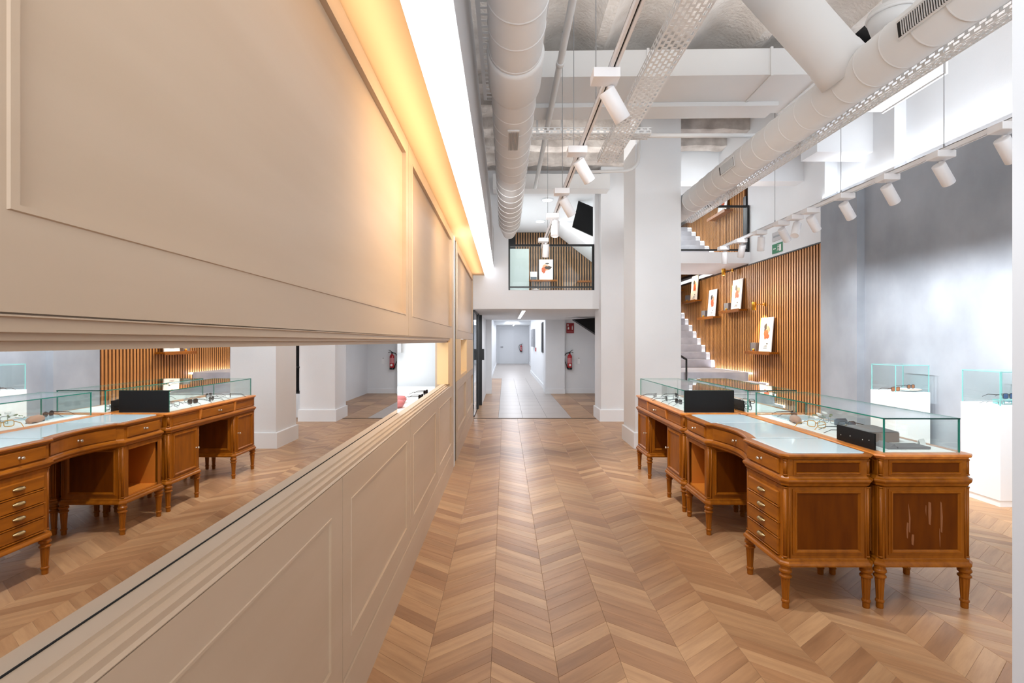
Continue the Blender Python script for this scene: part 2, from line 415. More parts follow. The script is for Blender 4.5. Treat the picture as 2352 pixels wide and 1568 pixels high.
wpart('dark_slot', 'dark_gap', -0.72, -0.575, 5.73, 5.95, 0.0, 2.546)
wpart('mirror_gap_shade', 'dark_gap', -0.641, -0.6375, -1.0, 3.04, 0.9536, 0.9556)  # black strip stands in for the shadow gap at the mirror foot
mi = MB().box(-0.645, -0.639, -1.0, 3.04, 0.9535, 1.37).build('mirror_strip', 'mirror')
tag(mi, 'long horizontal mirror strip set into the pale wood wall panelling', 'mirror')
# third section with its own small opening
for (y0, y1, z0, z1) in ((5.95, 9.05, 1.41, 2.546), (5.95, 7.5, 0.195, 0.912), (7.5, 9.05, 0.195, 0.912)):
    panel_piece(y0, y1, z0, z1, (0.12, 0.12, 0.11, 0.1))
wpart('skirting', 'veneer', -0.6, -0.56, 5.95, 9.05, 0, 0.19)
wpart('niche_post', 'veneer_edge', -0.66, -0.565, 5.95, 6.55, 0.912, 1.41)
wpart('niche_post', 'veneer_edge', -0.66, -0.565, 7.55, 9.05, 0.912, 1.41)
wpart('niche_back', 'white', -0.70, -0.655, 6.5, 7.6, 0.9, 1.42)
wpart('niche_sill', 'veneer_edge', -0.66, -0.572, 6.55, 7.55, 0.90, 0.95)
wpart('fire_notice', 'sign_red', -0.656, -0.650, 7.05, 7.22, 1.17, 1.33)
# soffit, glowing sloped cove strip and grey fascia above
struct(MB().box(-0.95, -0.36, -3.0, 9.05, 2.548, 2.60).build('trim_1', 'soffit'))
mb = MB(); mb.rings([[(x, y, z) for x, z in ((-0.36, 2.549), (-0.355, 2.549), (-0.20, 2.672), (-0.20, 2.70), (-0.36, 2.60))] for y in (-3.0, 9.05)], True, True)
cv = tag(mb.build('cove_light_strip', 'cove_glow'), 'broad glowing white cove strip running above the panelled wall', 'light')
struct(MB().box(-0.26, -0.20, -3.0, 9.05, 2.685, 3.35).build('trim_2', 'cove_gray'))
struct(MB().box(-0.95, -0.60, -3.0, 9.1, 2.60, 4.5).build('wall_left_upper', 'cove_gray'))
# back room seen through the opening between mirror and post
br = struct(MB().box(-2.9, -2.84, 2.5, 7.0, 0, 3.0).build('wall_back_room', 'white_smooth'))
bx('side_wall', 'white_smooth', -2.9, -0.68, 5.95, 6.0, 0, 3.0, parent=br)
bx('side_wall', 'white_smooth', -2.9, -0.68, 2.9, 2.95, 0, 3.0, parent=br)
bx('ceiling_slab', 'white_smooth', -2.9, -0.68, 2.9, 6.0, 2.8, 2.86, parent=br)
bx('floor_slab', 'white_smooth', -2.9, -0.68, 2.9, 6.0, -0.02, 0.0, parent=br)
bx('mirror_frame_side', 'white_smooth', -0.70, -0.646, 3.0, 3.06, 0.95, 1.38, parent=br)
t = thing('wall_cabinet', 'pale glazed wall cabinet seen through the wall opening', 'cabinet', (-1.3, 5.92, 1.27))
bx('carcass', 'white_smooth', -0.11, 0.11, -0.05, 0.03, -0.02, 0.45, parent=t)
MB().frame((-0.11, -0.052, -0.02), (1, 0, 0), (0, 0, 1), (0, -1, 0), 0.22, 0.47, [(0, 0), (0, 0.01), (0.02, 0.01), (0.02, 0.0)]).build('door', 'cove_gray', t)
t = thing('display_counter', 'low white display counter behind the wall opening', 'counter', (-1.1, 4.6, 0))
bx('cabinet_body', 'lacquer', -0.40, 0.38, -1.3, 1.2, 0.05, 0.84, parent=t, bevel=0.003)
bx('counter_top', 'lacquer', -0.42, 0.40, -1.32, 1.22, 0.84, 0.87, parent=t, bevel=0.003)

# ---------------------------------------------------------------- end wall with lower passage and mezzanine opening
wb = struct(MB().box(-0.95, 1.70, 9.05, 9.25, 1.955, 2.285).build('wall_end', 'white'))
bx('end_wall_pier', 'white', -0.95, 0.06, 9.05, 9.25, 2.285, 4.5, parent=wb)
bx('end_wall_pier', 'white', 1.588, 1.70, 9.05, 9.25, 2.285, 4.5, parent=wb)
bx('end_wall_head', 'white', 0.06, 1.588, 9.05, 9.25, 4.0, 4.5, parent=wb)
bx('mezzanine_slab', 'white', -0.9, 2.4, 9.25, 13.7, 1.955, 2.285, parent=wb)
bx('reveal_trim', 'black_metal', 0.06, 0.075, 9.06, 9.24, 2.285, 2.33, parent=wb)
# cross beam
struct(MB().box(-0.2, 1.75, 8.55, 8.85, 3.93, 4.18).build('beam_1', 'duct'))
# passage walls
wp = struct(MB().box(-0.75, -0.355, 13.5, 13.7, 0, 1.955).build('wall_passage', 'white'))
def pw(n, *b, m='white', **k): return bx(n, m, *b, parent=wp, **k)
pw('wall_segment', -0.75, -0.50, 11.2, 13.5, 0, 1.955)
pw('pier', 1.07, 1.575, 13.5, 14.2, 0, 2.4)
pw('recess_wall', 1.575, 2.6, 13.62, 13.8, 0, 1.955)
pw('corridor_side', -0.62, -0.52, 13.7, 32, 0, 2.4)
pw('corridor_side', 1.13, 1.4, 14.2, 22.5, 0, 2.4)
pw('corridor_side', 1.46, 1.6, 22.5, 32, 0, 2.4)
pw('corridor_end', -0.75, 1.7, 31.9, 32.1, 0, 2.4)
pw('corridor_ceiling', -0.75, 1.7, 13.6, 32, 2.35, 2.4)
pw('corridor_header', -0.62, 1.46, 24.5, 24.7, 2.20, 2.35)
pw('right_return', 2.38, 2.5, 9.4, 13.8, 0, 2.285)
for b in ((-0.75, -0.35, 13.48, 13.5), (1.05, 1.585, 13.48, 13.5), (1.585, 2.4, 13.60, 13.62), (-0.52, -0.50, 13.7, 32), (1.11, 1.13, 13.5, 22.5), (1.44, 1.46, 22.5, 31.9)):
    struct(MB().box(b[0], b[1], b[2], b[3], 0, 0.13).build('baseboard_passage', 'white_smooth'))
t = struct(MB().box(-0.525, -0.50, 15.2, 16.2, 0, 2.05).build('door_2', 'white_smooth'))
bx('door_frame', 'gray_metal', -0.53, -0.495, 15.15, 15.2, 0, 2.1, parent=t)
t = struct(MB().box(-0.35, 0.55, 31.88, 31.9, 0, 2.1).build('door_3', 'white_smooth'))
bx('door_handle', 'gray_metal', -0.28, -0.12, 31.82, 31.88, 1.02, 1.06, parent=t)
# glass door at the left with black stiles
t = struct(MB().box(-0.57, -0.56, 9.30, 11.0, 0.03, 1.93).build('door_1', 'door_glass'))
bx('stile', 'black_metal', -0.585, -0.535, 10.42, 10.50, 0, 1.95, parent=t)
bx('stile', 'black_metal', -0.57, -0.50, 11.05, 11.2, 0, 1.95, parent=t)
bx('door_handle', 'black_metal', -0.50, -0.45, 11.0, 11.06, 0.98, 1.22, parent=t)
bx('rail', 'black_metal', -0.58, -0.55, 9.3, 11.1, 1.92, 1.955, parent=t)
pw('glass_door_backing', -0.75, -0.72, 9.2, 11.2, 0, 1.955, m='gray_metal')
# passage light lines
def light_line(loc, ln, label):
    t = thing('linear_light', label, 'light', loc)
    bx('housing', 'white_smooth', -0.035, 0.035, 0, ln, 0.0, 0.02, parent=t)
    bx('diffuser', 'led', -0.028, 0.028, 0.01, ln - 0.01, -0.004, 0.0, parent=t)
light_line((0.34, 9.3, 1.935), 3.0, 'slim white light line on the passage ceiling just past the lintel')
light_line((0.50, 27.0, 2.33), 4.4, 'short light line on the far corridor ceiling')
# mezzanine room seen in the opening
mz = struct(MB().box(-0.1, 2.66, 12.78, 12.9, 2.285, 4.1).build('wall_mezzanine', 'slat_black'))
bx('ceiling_slab', 'white_smooth', -0.1, 2.66, 9.25, 12.9, 4.10, 4.16, parent=mz)
bx('side_wall', 'white_smooth', -0.1, -0.05, 9.25, 12.9, 2.285, 4.1, parent=mz)
bx('side_wall', 'white_smooth', 2.6, 2.66, 9.25, 12.9, 2.285, 4.1, parent=mz)
sl0 = None
for i in range(44):
    x = 0.28 + i * 0.064
    if x > 2.58: break
    if sl0 is None: sl0 = bx('slat', 'slat_dark', -0.016, 0.016, 12.745, 12.78, 2.285, 4.09, parent=mz); o = sl0
    else: o = sl0.copy(); C.objects.link(o); o.parent = mz
    o.location.x = x
bx('white_door_leaf', 'gray_green', 0.0, 0.56, 12.0, 12.04, 2.285, 3.55, parent=mz)
mb = MB(); mb.rings([[(1.75, y, 3.30 + .36), (2.2, y, 3.31), (2.58, y, 3.07), (2.58, y, 4.1), (1.2, y, 4.1)] for y in (11.6, 12.7)], True, True)
mb.build('sloped_soffit', 'white_smooth', mz)
mb = MB(); mb.rings([[(x, y, z) for x, z in ((1.30, 3.60), (1.70, 3.42), (1.70, 3.98), (1.42, 4.10))] for y in (9.9, 9.95)], True, True)
mb.build('stair_stringer', 'black_panel', mz)
mb = MB(); mb.rings([[(x, y, z) for x, z in ((1.60, 1.90), (2.37, 1.95), (2.37, 1.40))] for y in (12.0, 12.3)], True, True)
mb.build('stair_stringer', 'black_panel', wp)
# opening's glass balustrade with black rails
t = thing('glass_balustrade', 'frameless glass balustrade with black rails in the mezzanine opening', 'railing', (0.06, 9.12, 2.285))
bx('glass_sheet', 'glass', 0.02, 1.51, 0.0, 0.012, 0.02, 0.80, parent=t)
bx('top_rail', 'black_metal', 0.0, 1.528, -0.012, 0.025, 0.79, 0.825, parent=t)
bx('bottom_rail', 'black_metal', 0.0, 1.528, -0.012, 0.025, 0.05, 0.075, parent=t)
bx('post', 'black_metal', 0.0, 0.03, -0.015, 0.028, 0, 0.80, parent=t)
bx('post', 'black_metal', 1.49, 1.528, -0.015, 0.028, 0, 0.80, parent=t)
for (x, y, n) in ((0.81, 9.80, 'nearer'), (0.79, 11.55, 'farther')):
    t = thing('downlight', n + ' round downlight on the mezzanine ceiling', 'light', (x, y, 4.10))
    MB().lathe([(0.12, 0), (0.12, -0.012), (0.10, -0.018)]).build('trim_ring', 'white_smooth', t)
    MB().lathe([(0.095, -0.018), (0.095, -0.021)]).build('lens', 'led', t)

# ---------------------------------------------------------------- pillars
def pillar(n, x0, x1, y0, y1):
    p = struct(MB().box(x0, x1, y0, y1, 0, 4.5).build(n, 'white'))
    struct(MB().loft([(x0, y0), (x1, y0), (x1, y1), (x0, y1)], [(0.025, 0), (0.025, 0.20), (0.0, 0.205)], False, False).build('baseboard_' + n, 'white_smooth'))
pillar('pillar_1', 1.685, 2.275, 6.62, 7.26)
pillar('pillar_2', 1.66, 2.27, 8.85, 9.45)
struct(MB().rings([[(x, y, z) for x, y in ((1.486, 1.50), (1.90, 1.50), (1.90, 1.60), (1.60, 1.60))] for z in (0, 4.5)]).build('wall_right_jamb', 'cove_gray'))

# ---------------------------------------------------------------- right wall: grey plaster, cove, slats
wr = struct(MB().box(4.60, 4.80, -3.0, 6.75, 0, 3.38).build('wall_right', 'concrete'))
bx('pilaster', 'concrete', 4.50, 4.80, 6.55, 7.30, 0, 3.38, parent=wr)
struct(MB().box(4.74, 4.95, -3.0, 9.0, 3.38, 4.5).build('wall_right_upper', 'white'))
bx('upper_pilaster', 'white', 4.60, 4.80, 6.05, 6.55, 3.40, 4.5, parent=bpy.data.objects['wall_right_upper'])
bx('upper_pilaster', 'white', 4.56, 4.80, 7.30, 7.36, 2.82, 4.5, parent=bpy.data.objects['wall_right_upper'])
bx('cove_led', 'led_soft', 4.64, 4.68, 1.0, 7.2, 3.385, 3.392, parent=wr)
ws = struct(MB().box(4.65, 4.80, 7.30, 15.5, 0, 2.83).build('wall_stair', 'slat_back'))
bx('slat_wall_upper', 'slat_back', 4.65, 4.80, 9.85, 15.5, 3.0, 4.5, parent=ws)
bx('top_trim', 'black_metal', 4.60, 4.66, 7.32, 9.7, 2.815, 2.835, parent=ws)
bx('wall_above', 'white', 4.61, 4.80, 7.365, 9.72, 2.835, 4.5, parent=ws)
bx('wall_end_far', 'white', 2.3, 4.8, 15.5, 15.6, 0, 4.5, parent=ws)
bx('wall_far_left', 'white', 2.5, 2.6, 9.6, 15.5, 0, 4.5, parent=ws)
def shade_sides(o):  # every face but the front takes the colour that stands for shade
    o.data.materials.append(M['slat_side_shade'])
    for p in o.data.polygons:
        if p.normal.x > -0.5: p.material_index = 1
bx('slat_top_closure', 'slat_back', 4.605, 4.80, 9.70, 15.5, 2.815, 2.86, parent=ws)
proto = bx('slat', 'slat_wood', 4.612, 4.652, -0.021, 0.021, 0, 2.815, parent=ws); first = True; shade_sides(proto)
y = 7.345
while y < 15.3:
    o = proto if first else proto.copy()
    if not first: C.objects.link(o); o.parent = ws
    first = False; o.location.y = y; y += 0.073
proto = bx('slat', 'slat_wood', 4.612, 4.652, -0.021, 0.021, 3.05, 4.45, parent=ws); first = True; shade_sides(proto)
y = 9.89
while y < 15.3:
    o = proto if first else proto.copy()
    if not first: C.objects.link(o); o.parent = ws
    first = False; o.location.y = y; y += 0.073
bx('corner_post', 'black_metal', 4.58, 4.66, 9.74, 9.84, 3.05, 4.15, parent=ws)

# ---------------------------------------------------------------- ceiling: vaults between ribs
mb = MB(); prof = []
xs = 0.15
x = -0.95
sp = 0.79; x0r = 0.16 - 2 * sp
pts = []
k = 0
while x0r + k * sp < 5.1:
    a = x0r + k * sp
    pts.append((a - 0.05, 4.34)); pts.append((a + 0.05, 4.34))
    for i in range(1, 10):
        u = i / 10; pts.append((a + 0.05 + (sp - 0.1) * u, 4.36 + 0.17 * math.sin(PI * u)))
    k += 1
pts = [p for p in pts if -1.2 < p[0] < 5.3]
loops = [[(p[0], y, p[1]) for p in pts] + [(pts[-1][0], y, 4.75), (pts[0][0], y, 4.75)] for y in (-3.0, 6.0)]
mb.rings(loops, True, True)
ce = struct(mb.build('ceiling', 'plaster'))
bx('ceiling_slab', 'rough_plaster', -1.0, 5.2, 6.0, 16.0, 4.40, 4.6, parent=ce)
for i, (y, d, zz) in enumerate(((6.35, .16, 4.26), (7.0, .20, 4.22), (7.7, .16, 4.27), (8.3, .12, 4.25))):
    # rough hollow-brick joists
    mb = MB(); loops = []
    rnd = random.Random(i)
    for j in range(40):
        x = -0.6 + j * 0.136; w_ = 0.015 * rnd.random(); h_ = 0.03 * rnd.random()
        loops.append([(x, y - d/2 - w_, 4.42), (x, y - d/2 - w_, zz + h_), (x, y + d/2 + w_, zz - 0.02 + h_), (x, y + d/2 + w_, 4.42)])
    mb.rings(loops, True, True, True).build('joist', 'rough_plaster', ce)
bx('dark_opening', 'dark_gap', 3.35, 4.2, 4.9, 5.3, 4.36, 4.42, parent=ce)
# louvred vent between the ribs top left
t = thing('ceiling_vent', 'white louvred vent grille between the ceiling ribs', 'vent', (0.63, 3.3, 4.36))
MB().frame((-0.32, -0.45, 0), (1, 0, 0), (0, 1, 0), (0, 0, -1), 0.64, 0.9, [(0, -0.15), (0, 0.03), (0.03, 0.03), (0.03, -0.05)]).build('grille_frame', 'duct', t)
sl0 = None
for i in range(8):
    if sl0 is None: sl0 = MB().obox((0, -0.38, 0.0), (1, 0, 0), (0, .8, .6), (0, -.6, .8), 0.58, 0.09, 0.012).build('louvre', 'duct', t); o = sl0
    else: o = sl0.copy(); C.objects.link(o); o.parent = t
    o.location.y = i * 0.108
# balcony slab on the right and white bulkheads
bs = struct(MB().loft([(2.30, 9.62), (4.61, 9.62), (4.61, 11.25), (3.6, 11.25), (2.9, 10.9), (2.30, 10.3)], [(0, 2.85), (0, 3.06)]).build('balcony_slab', 'white'))
struct(MB().box(2.28, 4.74, 7.9, 8.15, 3.85, 4.42).build('beam_2', 'white'))
struct(MB().box(3.3, 3.6, 5.9, 9.7, 3.95, 4.42).build('beam_3', 'white'))
bx('knee_brace', 'white', 3.9, 4.74, 6.4, 6.75, 3.75, 4.42, parent=bpy.data.objects['beam_3'])
t = thing('balcony_railing', 'glass balcony railing with thin black rails in front of the upper stairs', 'railing', (2.3, 9.66, 3.06))
bx('glass_sheet', 'glass', 0, 2.26, 0, 0.012, 0.03, 0.85, parent=t)
bx('top_rail', 'black_metal', 0, 2.30, -0.015, 0.03, 0.85, 0.885, parent=t)
bx('bottom_rail', 'black_metal', 0, 2.30, -0.01, 0.02, 0.03, 0.06, parent=t)
bx('post', 'black_metal', 2.26, 2.30, -0.02, 0.03, 0, 0.88, parent=t)

# ---------------------------------------------------------------- staircase
def stairs(name, label, steps, kind_x0=2.75):
    t = thing(name, label, 'stairs', (0, 0, 0))
    for (y0, y1, z, x1) in steps:
        bx('step', 'stair', kind_x0, x1, y0, y1, z - 0.165, z, parent=t, bevel=0.004)
        bx('led_strip', 'led_soft', x1 + 0.002, 4.60, y0 + 0.02, y1 - 0.01, z - 0.03, z - 0.01, parent=t)
        bx('side_curb', 'white_smooth', x1 + 0.0005, 4.605, y0, y1, z - 0.165, z - 0.035, parent=t)
    return t
low = []
for i in range(4): low.append((9.24 - 0.27 * (i + 1) + 0.0, 9.24 - 0.27 * i, 0.65 - 0.1625 * i - 0.0, 4.52))
st = stairs('staircase', 'grey concrete staircase lit by light strips beside the slatted wall', [(11.23 + 0.27 * i, 11.23 + 0.27 * (i + 1) + 0.02, 0.98 + 0.163 * i, 4.52) for i in range(9)])
bx('landing', 'stair', 2.75, 4.52, 9.50, 11.23, 0.62, 0.81, parent=st, bevel=0.004)
bx('led_strip', 'led', 4.522, 4.60, 9.52, 11.2, 0.775, 0.80, parent=st)
bx('landing_core', 'stair', 2.75, 4.60, 9.52, 11.23, 0.0, 0.60, parent=st)
bx('led_strip', 'led', 4.40, 4.60, 9.49, 9.52, 0.595, 0.615, parent=st)
for (y0, y1, z, x1) in low:
    bx('step', 'stair', 2.75, 4.58, y0, y1 + 0.27, 0 if z < .3 else z - 0.165, z, parent=st, bevel=0.004)
    bx('led_strip', 'led', 4.583, 4.605, y0, y1, z - 0.03, z, parent=st)
MB().tube([(3.33, 9.4, 0.0), (3.33, 9.4, 1.05)], 0.018).build('rail_post', 'black_metal', st)
MB().tube([(3.33, 9.4, 1.05), (3.2, 9.9, 1.22), (2.95, 10.9, 1.55)], 0.02).build('handrail', 'black_metal', st)
us = stairs('upper_staircase', 'upper flight of lit grey steps behind the balcony railing', [(11.0 + 0.27 * i, 11.27 + 0.27 * i + 0.02, 3.22 + 0.163 * i, 4.50) for i in range(7)])
# ---------------------------------------------------------------- ducts, trays, tracks
def seam_rings(t, L, r, step):
    p0 = MB().lathe([(r - 0.001, -0.007), (r + 0.0042, -0.002), (r + 0.0042, 0.002), (r - 0.001, 0.007)], (0, 0, 0), (0, 1, 0), 32, True, False, False).build('seam_ring', 'duct', t)
    o = p0; y = step
    while y < L - 0.05:
        o.location.y = y; y += step
        if y < L - 0.05: o = p0.copy(); C.objects.link(o); o.parent = t
def ring_prof(L, r, step, beads=True):
    return [(r, 0), (r, L * 0.5), (r, L)]
    p = [(r, 0)]; y = step
    while y < L - 0.05:
        p += [(r, y - 0.006), (r + 0.004, y), (r, y + 0.006)]; y += step
    p.append((r, L)); return p
t = thing('round_duct', 'round white spiral duct running over the aisle beside the glowing cove', 'duct', (0.065, -1.0, 3.15))
MB().lathe(ring_prof(8.6, 0.16, 0.24), (0, 0, 0), (0, 1, 0), 32).build('duct_body', 'duct', t)
seam_rings(t, 8.6, 0.16, 0.24)
MB().lathe([(0.165, 4.1), (0.178, 4.13), (0.178, 4.5), (0.165, 4.53)], (0, 0, 0), (0, 1, 0), 32, True).build('collar', 'duct', t)
MB().lathe([(0.162, 8.6), (0.164, 8.62), (0.10, 9.35), (0.05, 9.45)], (0, 0, 0), (0, 1, 0), 32, True).build('duct_end', 'duct', t)
v = MB().box(-0.045, 0.045, 4.9, 5.30, -0.170, -0.158).build('grille', 'duct', t)
for i in range(7): MB().box(-0.036 + i * 0.0115, -0.030 + i * 0.0115, 4.92, 5.28, -0.175, -0.169).build('fin', 'gray_metal', v)
def duct2():
    t = thing('round_duct', 'long round white duct slanting across the upper right above the spotlights', 'duct', (2.43, 0.6, 3.2))
    MB().lathe(ring_prof(8.2, 0.148, 0.23), (0, 0, 0), (0, 1, 0), 32).build('duct_body', 'duct', t)
    seam_rings(t, 8.2, 0.148, 0.23)
    a = (-0.70, -0.05, 0.72)
    MB().lathe([(0.175, 0.08), (0.170, 0.20), (0.165, 0.22), (0.165, 1.3)], (0, 2.97, 0), a, 32).build('branch_duct', 'duct', t)
    for y0, y1 in ((2.0, 2.38), (4.5, 4.85)):
        n = Vector((math.cos(R(187)), 0, math.sin(R(187)))); c = Vector((0, (y0 + y1) / 2, 0)) + n * 0.150; u = Vector((-n.z, 0, n.x))
        g = MB().obox(c, (0, 1, 0), u, n, y1 - y0, 0.11, 0.006).build('grille', 'duct', t)
        MB().obox(c + n * 0.003, (0, 1, 0), u, n, y1 - y0 - .02, 0.085, 0.002).build('grille_slot', 'hole_dark', g)
        f0 = None
        for i in range(int((y1 - y0 - .03) / 0.016)):
            if f0 is None: f0 = MB().obox(c + n * 0.006 + Vector((0, -(y1-y0)/2 + .018, 0)), (0, 1, 0), u, n, 0.005, 0.085, 0.006).build('fin', 'duct', g); o = f0
            else: o = f0.copy(); C.objects.link(o); o.parent = g
            o.location.y = i * 0.016
duct2()
# rectangular duct crossing
def rect_duct():
    t = thing('rectangular_duct', 'large white rectangular duct crossing under the vaults', 'duct', (-0.15, 5.05, 3.98), R(-1.2))
    x = 0
    for i, w_ in enumerate((1.55, 1.2, 0.5, 1.17)):
        bx('duct_section', 'duct', x + 0.002, x + w_ - 0.002, 0, 0.85, 0, 0.26, parent=t, bevel=0.004)
        bx('flange', 'duct', x + w_ - 0.012, x + w_ + 0.012, -0.012, 0.862, -0.012, 0.27, parent=t)
        x += w_
    bx('lower_ledge', 'duct', 0, 3.1, 0.55, 0.86, -0.05, -0.001, parent=t, bevel=0.003)
rect_duct()
def perf(name, label, loc, W, L, hgt, axis='y', parent=None, pitch=0.066):
    """perforated cable tray: slotted bottom, slotted sides"""
    t = thing(name, label, 'cable tray', loc)
    if axis == 'x': t.rotation_euler.z = R(-90)
    def plate(n_rows, wid, f):
        mb = MB(); cols = []; a = 0
        solid = wid * 0.42 / (n_rows + 1); hole = wid * 0.58 / n_rows
        cols = [(0, solid, False)]
        for r in range(n_rows): x = cols[-1][1]; cols += [(x, x + hole, True), (x + hole, x + hole + solid, False)]
        ny = int(L / pitch)
        for ci, (a, b, h) in enumerate(cols):
            if not h: mb.face([f(a, 0), f(b, 0), f(b, L), f(a, L)]); continue
            off = pitch * 0.5 * ((ci // 2) % 2)
            for j in range(ny + 1):
                y0 = j * pitch + off; y1 = min(y0 + pitch * 0.36, L)
                if y1 > y0: mb.face([f(a, y0), f(b, y0), f(b, y1), f(a, y1)])
        return mb
    plate(6, W, lambda a, y: (a - W / 2, y, 0)).build('tray_base', 'duct', t, solid=0.0015)
    plate(2, hgt, lambda a, y: (-W / 2, y, a)).build('tray_side', 'duct', t, solid=0.0015)
    plate(2, hgt, lambda a, y: (W / 2, y, a)).build('tray_side', 'duct', t, solid=0.0015)
    return t
perf('cable_tray', 'perforated white cable tray hanging beside the spotlight track', (1.09, 1.0, 3.30), 0.20, 4.5, 0.07)
perf('cable_tray', 'perforated cable tray above the round duct over the aisle', (0.045, 0.6, 3.50), 0.46, 3.9, 0.07)
perf('cable_tray', 'perforated tray clipped along the underside of the slanting right duct', (2.62, 0.7, 3.07), 0.09, 6.6, 0.05)
perf('cable_tray', 'short perforated cable tray running crosswise in front of the nearer pillar', (0.25, 5.15, 3.44), 0.16, 1.2, 0.06, 'x')
def pipe(label, pts, r, name='pipe', m='duct', joints=()):
    t = thing(name, label, 'pipe', pts[0]); o = Vector(pts[0])
    MB().tube([Vector(p) - o for p in pts], r, 12).build('pipe_run', m, t)
    for j in joints:
        MB().lathe([(r * 1.25, -0.03), (r * 1.25, 0.03)], Vector(j) - o, Vector(pts[1]) - Vector(pts[0]), 12).build('coupling', m, t)
pipe('white pipe running lengthwise between the round duct and the spotlight track', [(0.50, 0.8, 3.88), (0.49, 8.3, 3.88)], 0.030, joints=[(0.50, 2.6, 3.88), (0.495, 4.6, 3.88), (0.495, 6.2, 3.88)])
pipe('thin white pipe running crosswise from the tray to the slanting duct', [(1.2, 5.2, 3.47), (2.55, 5.2, 3.47)], 0.022, joints=[(1.35, 5.2, 3.47)])
a = [(1.72, 6.58, 4.2), (1.72, 6.58, 3.75)] + [(1.72 - 0.18 * (1 - math.cos(R(k))), 6.58, 3.75 - 0.18 * math.sin(R(k))) for k in (20, 40, 60, 80, 90)] + [(1.1, 6.58, 3.56)]
pipe('bent white conduit curving off the front of the nearer pillar', a, 0.02)
def hanger(x, y, z):
    t = thing('support_bracket', 'small white channel bracket hanging from the joists beside the round duct', 'bracket', (x, y, z))
    bx('channel', 'duct', -0.16, 0.16, -0.02, 0.02, 0, 0.035, parent=t)
    bx('leg', 'duct', -0.16, -0.135, -0.015, 0.015, 0.035, 4.25 - z, parent=t)
    bx('leg', 'duct', 0.135, 0.16, -0.015, 0.015, 0.035, 4.25 - z, parent=t)
hanger(0.53, 6.1, 3.81)
t = thing('support_bracket', 'white slotted bracket bar over the round duct at the top of the view', 'bracket', (0.05, 1.65, 3.47))
bx('bar', 'duct', -0.30, 0.36, -0.02, 0.02, 0, 0.02, parent=t)
for sx in (-0.27, 0.32): MB().tube([(sx, 0, 0.0), (sx, 0, 0.9)], 0.005, 6).build('rod', 'duct', t)
# ceiling speaker / projector box half hidden by the branch duct
t = thing('ceiling_fan_housing', 'round white ventilator housing above the slanting right duct', 'ventilator', (2.80, 3.7, 3.72))
MB().lathe([(0.02, -0.10), (0.13, -0.09), (0.15, -0.02), (0.15, 0.05), (0.06, 0.10), (0.04, 0.6)], (0, 0, 0), (0, 0, 1), 24).build('housing', 'duct', t)
MB().lathe([(0.16, 0), (0.165, 0.012), (0.16, 0.024)], (0, 0, 0), (0, 0, 1), 24).build('rim', 'duct', t)

# track + heads
def track(label, x, y0, y1, z, wires):
    t = thing('lighting_track', label, 'track', (x, y0, z)); L = y1 - y0
    bx('track_side', 'track_white', -0.019, -0.005, 0, L, 0, 0.034, parent=t)
    bx('track_side', 'track_white', 0.005, 0.019, 0, L, 0, 0.034, parent=t)
    bx('track_back', 'track_white', -0.019, 0.019, 0, L, 0.030, 0.036, parent=t)
    bx('conductor', 'hole_dark', -0.005, 0.005, 0, L, 0.012, 0.030, parent=t)
    for y in wires:
        MB().tube([(0, y - y0, 0.036), (0, y - y0, 4.35 - z)], 0.0028, 6).build('suspension_wire', 'gray_metal', t)
        MB().lathe([(0.006, 0), (0.006, 0.03)], (0, y - y0, 0.034)).build('wire_clip', 'gray_metal', t)
TZ = 2.76
track('suspended white lighting track running down the middle of the ceiling', 0.55, 0.8, 7.6, TZ, (1.9, 3.1, 4.1, 4.9, 6.6))
track('suspended white lighting track parallel to the grey plaster wall', 3.215, 1.2, 7.7, TZ, (3.75, 4.9, 6.1))
def head_proto():
    t = empty('track_spotlight')
    bx('driver_box', 'track_white', -0.105, 0.030, -0.050, 0.055, -0.050, -0.001, parent=t, bevel=0.003)
    MB().lathe([(0.016, -0.09), (0.016, -0.055)], (0, 0.045, 0)).build('stem', 'track_white', t)
    h = MB().lathe([(0.02, 0.045), (0.041, 0.045), (0.043, 0.042), (0.043, -0.125), (0.040, -0.128), (0.036, -0.120)], (0, 0, 0), (0, 0, 1), 28).build('lamp_cylinder', 'track_white', t)
    MB().lathe([(0.035, -0.118), (0.035, -0.1195)], n=24).build('lens', 'spot_glow', h)
    return t, h
hp, hh = head_proto(); used = [False]
def head(x, y, z, target, label, group, energy, angle=55, col=(1, 0.985, 0.97)):
    if not used[0]: r = hp; used[0] = True
    else: r = copy_tree(hp)
    r.location = (x, y, z); tag(r, label, 'spotlight', group)
    h = [c for c in r.children if c.name.startswith('lamp_cylinder')][0]
    piv = Vector((0.0, 0.045, -0.115))
    d = (Vector(target) - (Vector((x, y, z)) + piv)).normalized()
    h.location = piv; h.rotation_euler = d.to_track_quat('-Z', 'Y').to_euler()
    p = Vector((x, y, z)) + piv + d * 0.135
    if energy: spot('spot_beam', p, target, energy, col, angle, 0.7, 0.035)
g = 'track spotlights over the aisle'
LA = ['nearest spotlight over the aisle, hanging above the round pipe line', 'second spotlight along the aisle track', 'third spotlight along the aisle track, level with the cross beam', 'fourth spotlight along the aisle track, pointing back toward the camera', 'farthest spotlight on the aisle track, above the poster']
for (y, tx, e, l) in zip((2.62, 3.65, 4.64, 5.54, 6.85), ((1.9, 3.3, .8), (1.9, 4.6, .8), (1.9, 5.4, .6), (0.3, 4.9, 0), (0.5, 7.9, 0)), (90, 90, 80, 60, 60), LA):
    head(0.55, y, TZ, tx, l, g, e, 62)
head(0.55, 1.25, TZ, (1.75, 1.9, 0.2), 'spotlight on the aisle track just above the camera view', g, 60, 70)
g = 'track spotlights aimed at the grey wall'
ordn = ['nearest', 'second', 'third', 'fourth', 'fifth', 'sixth', 'seventh', 'eighth', 'ninth', 'tenth']
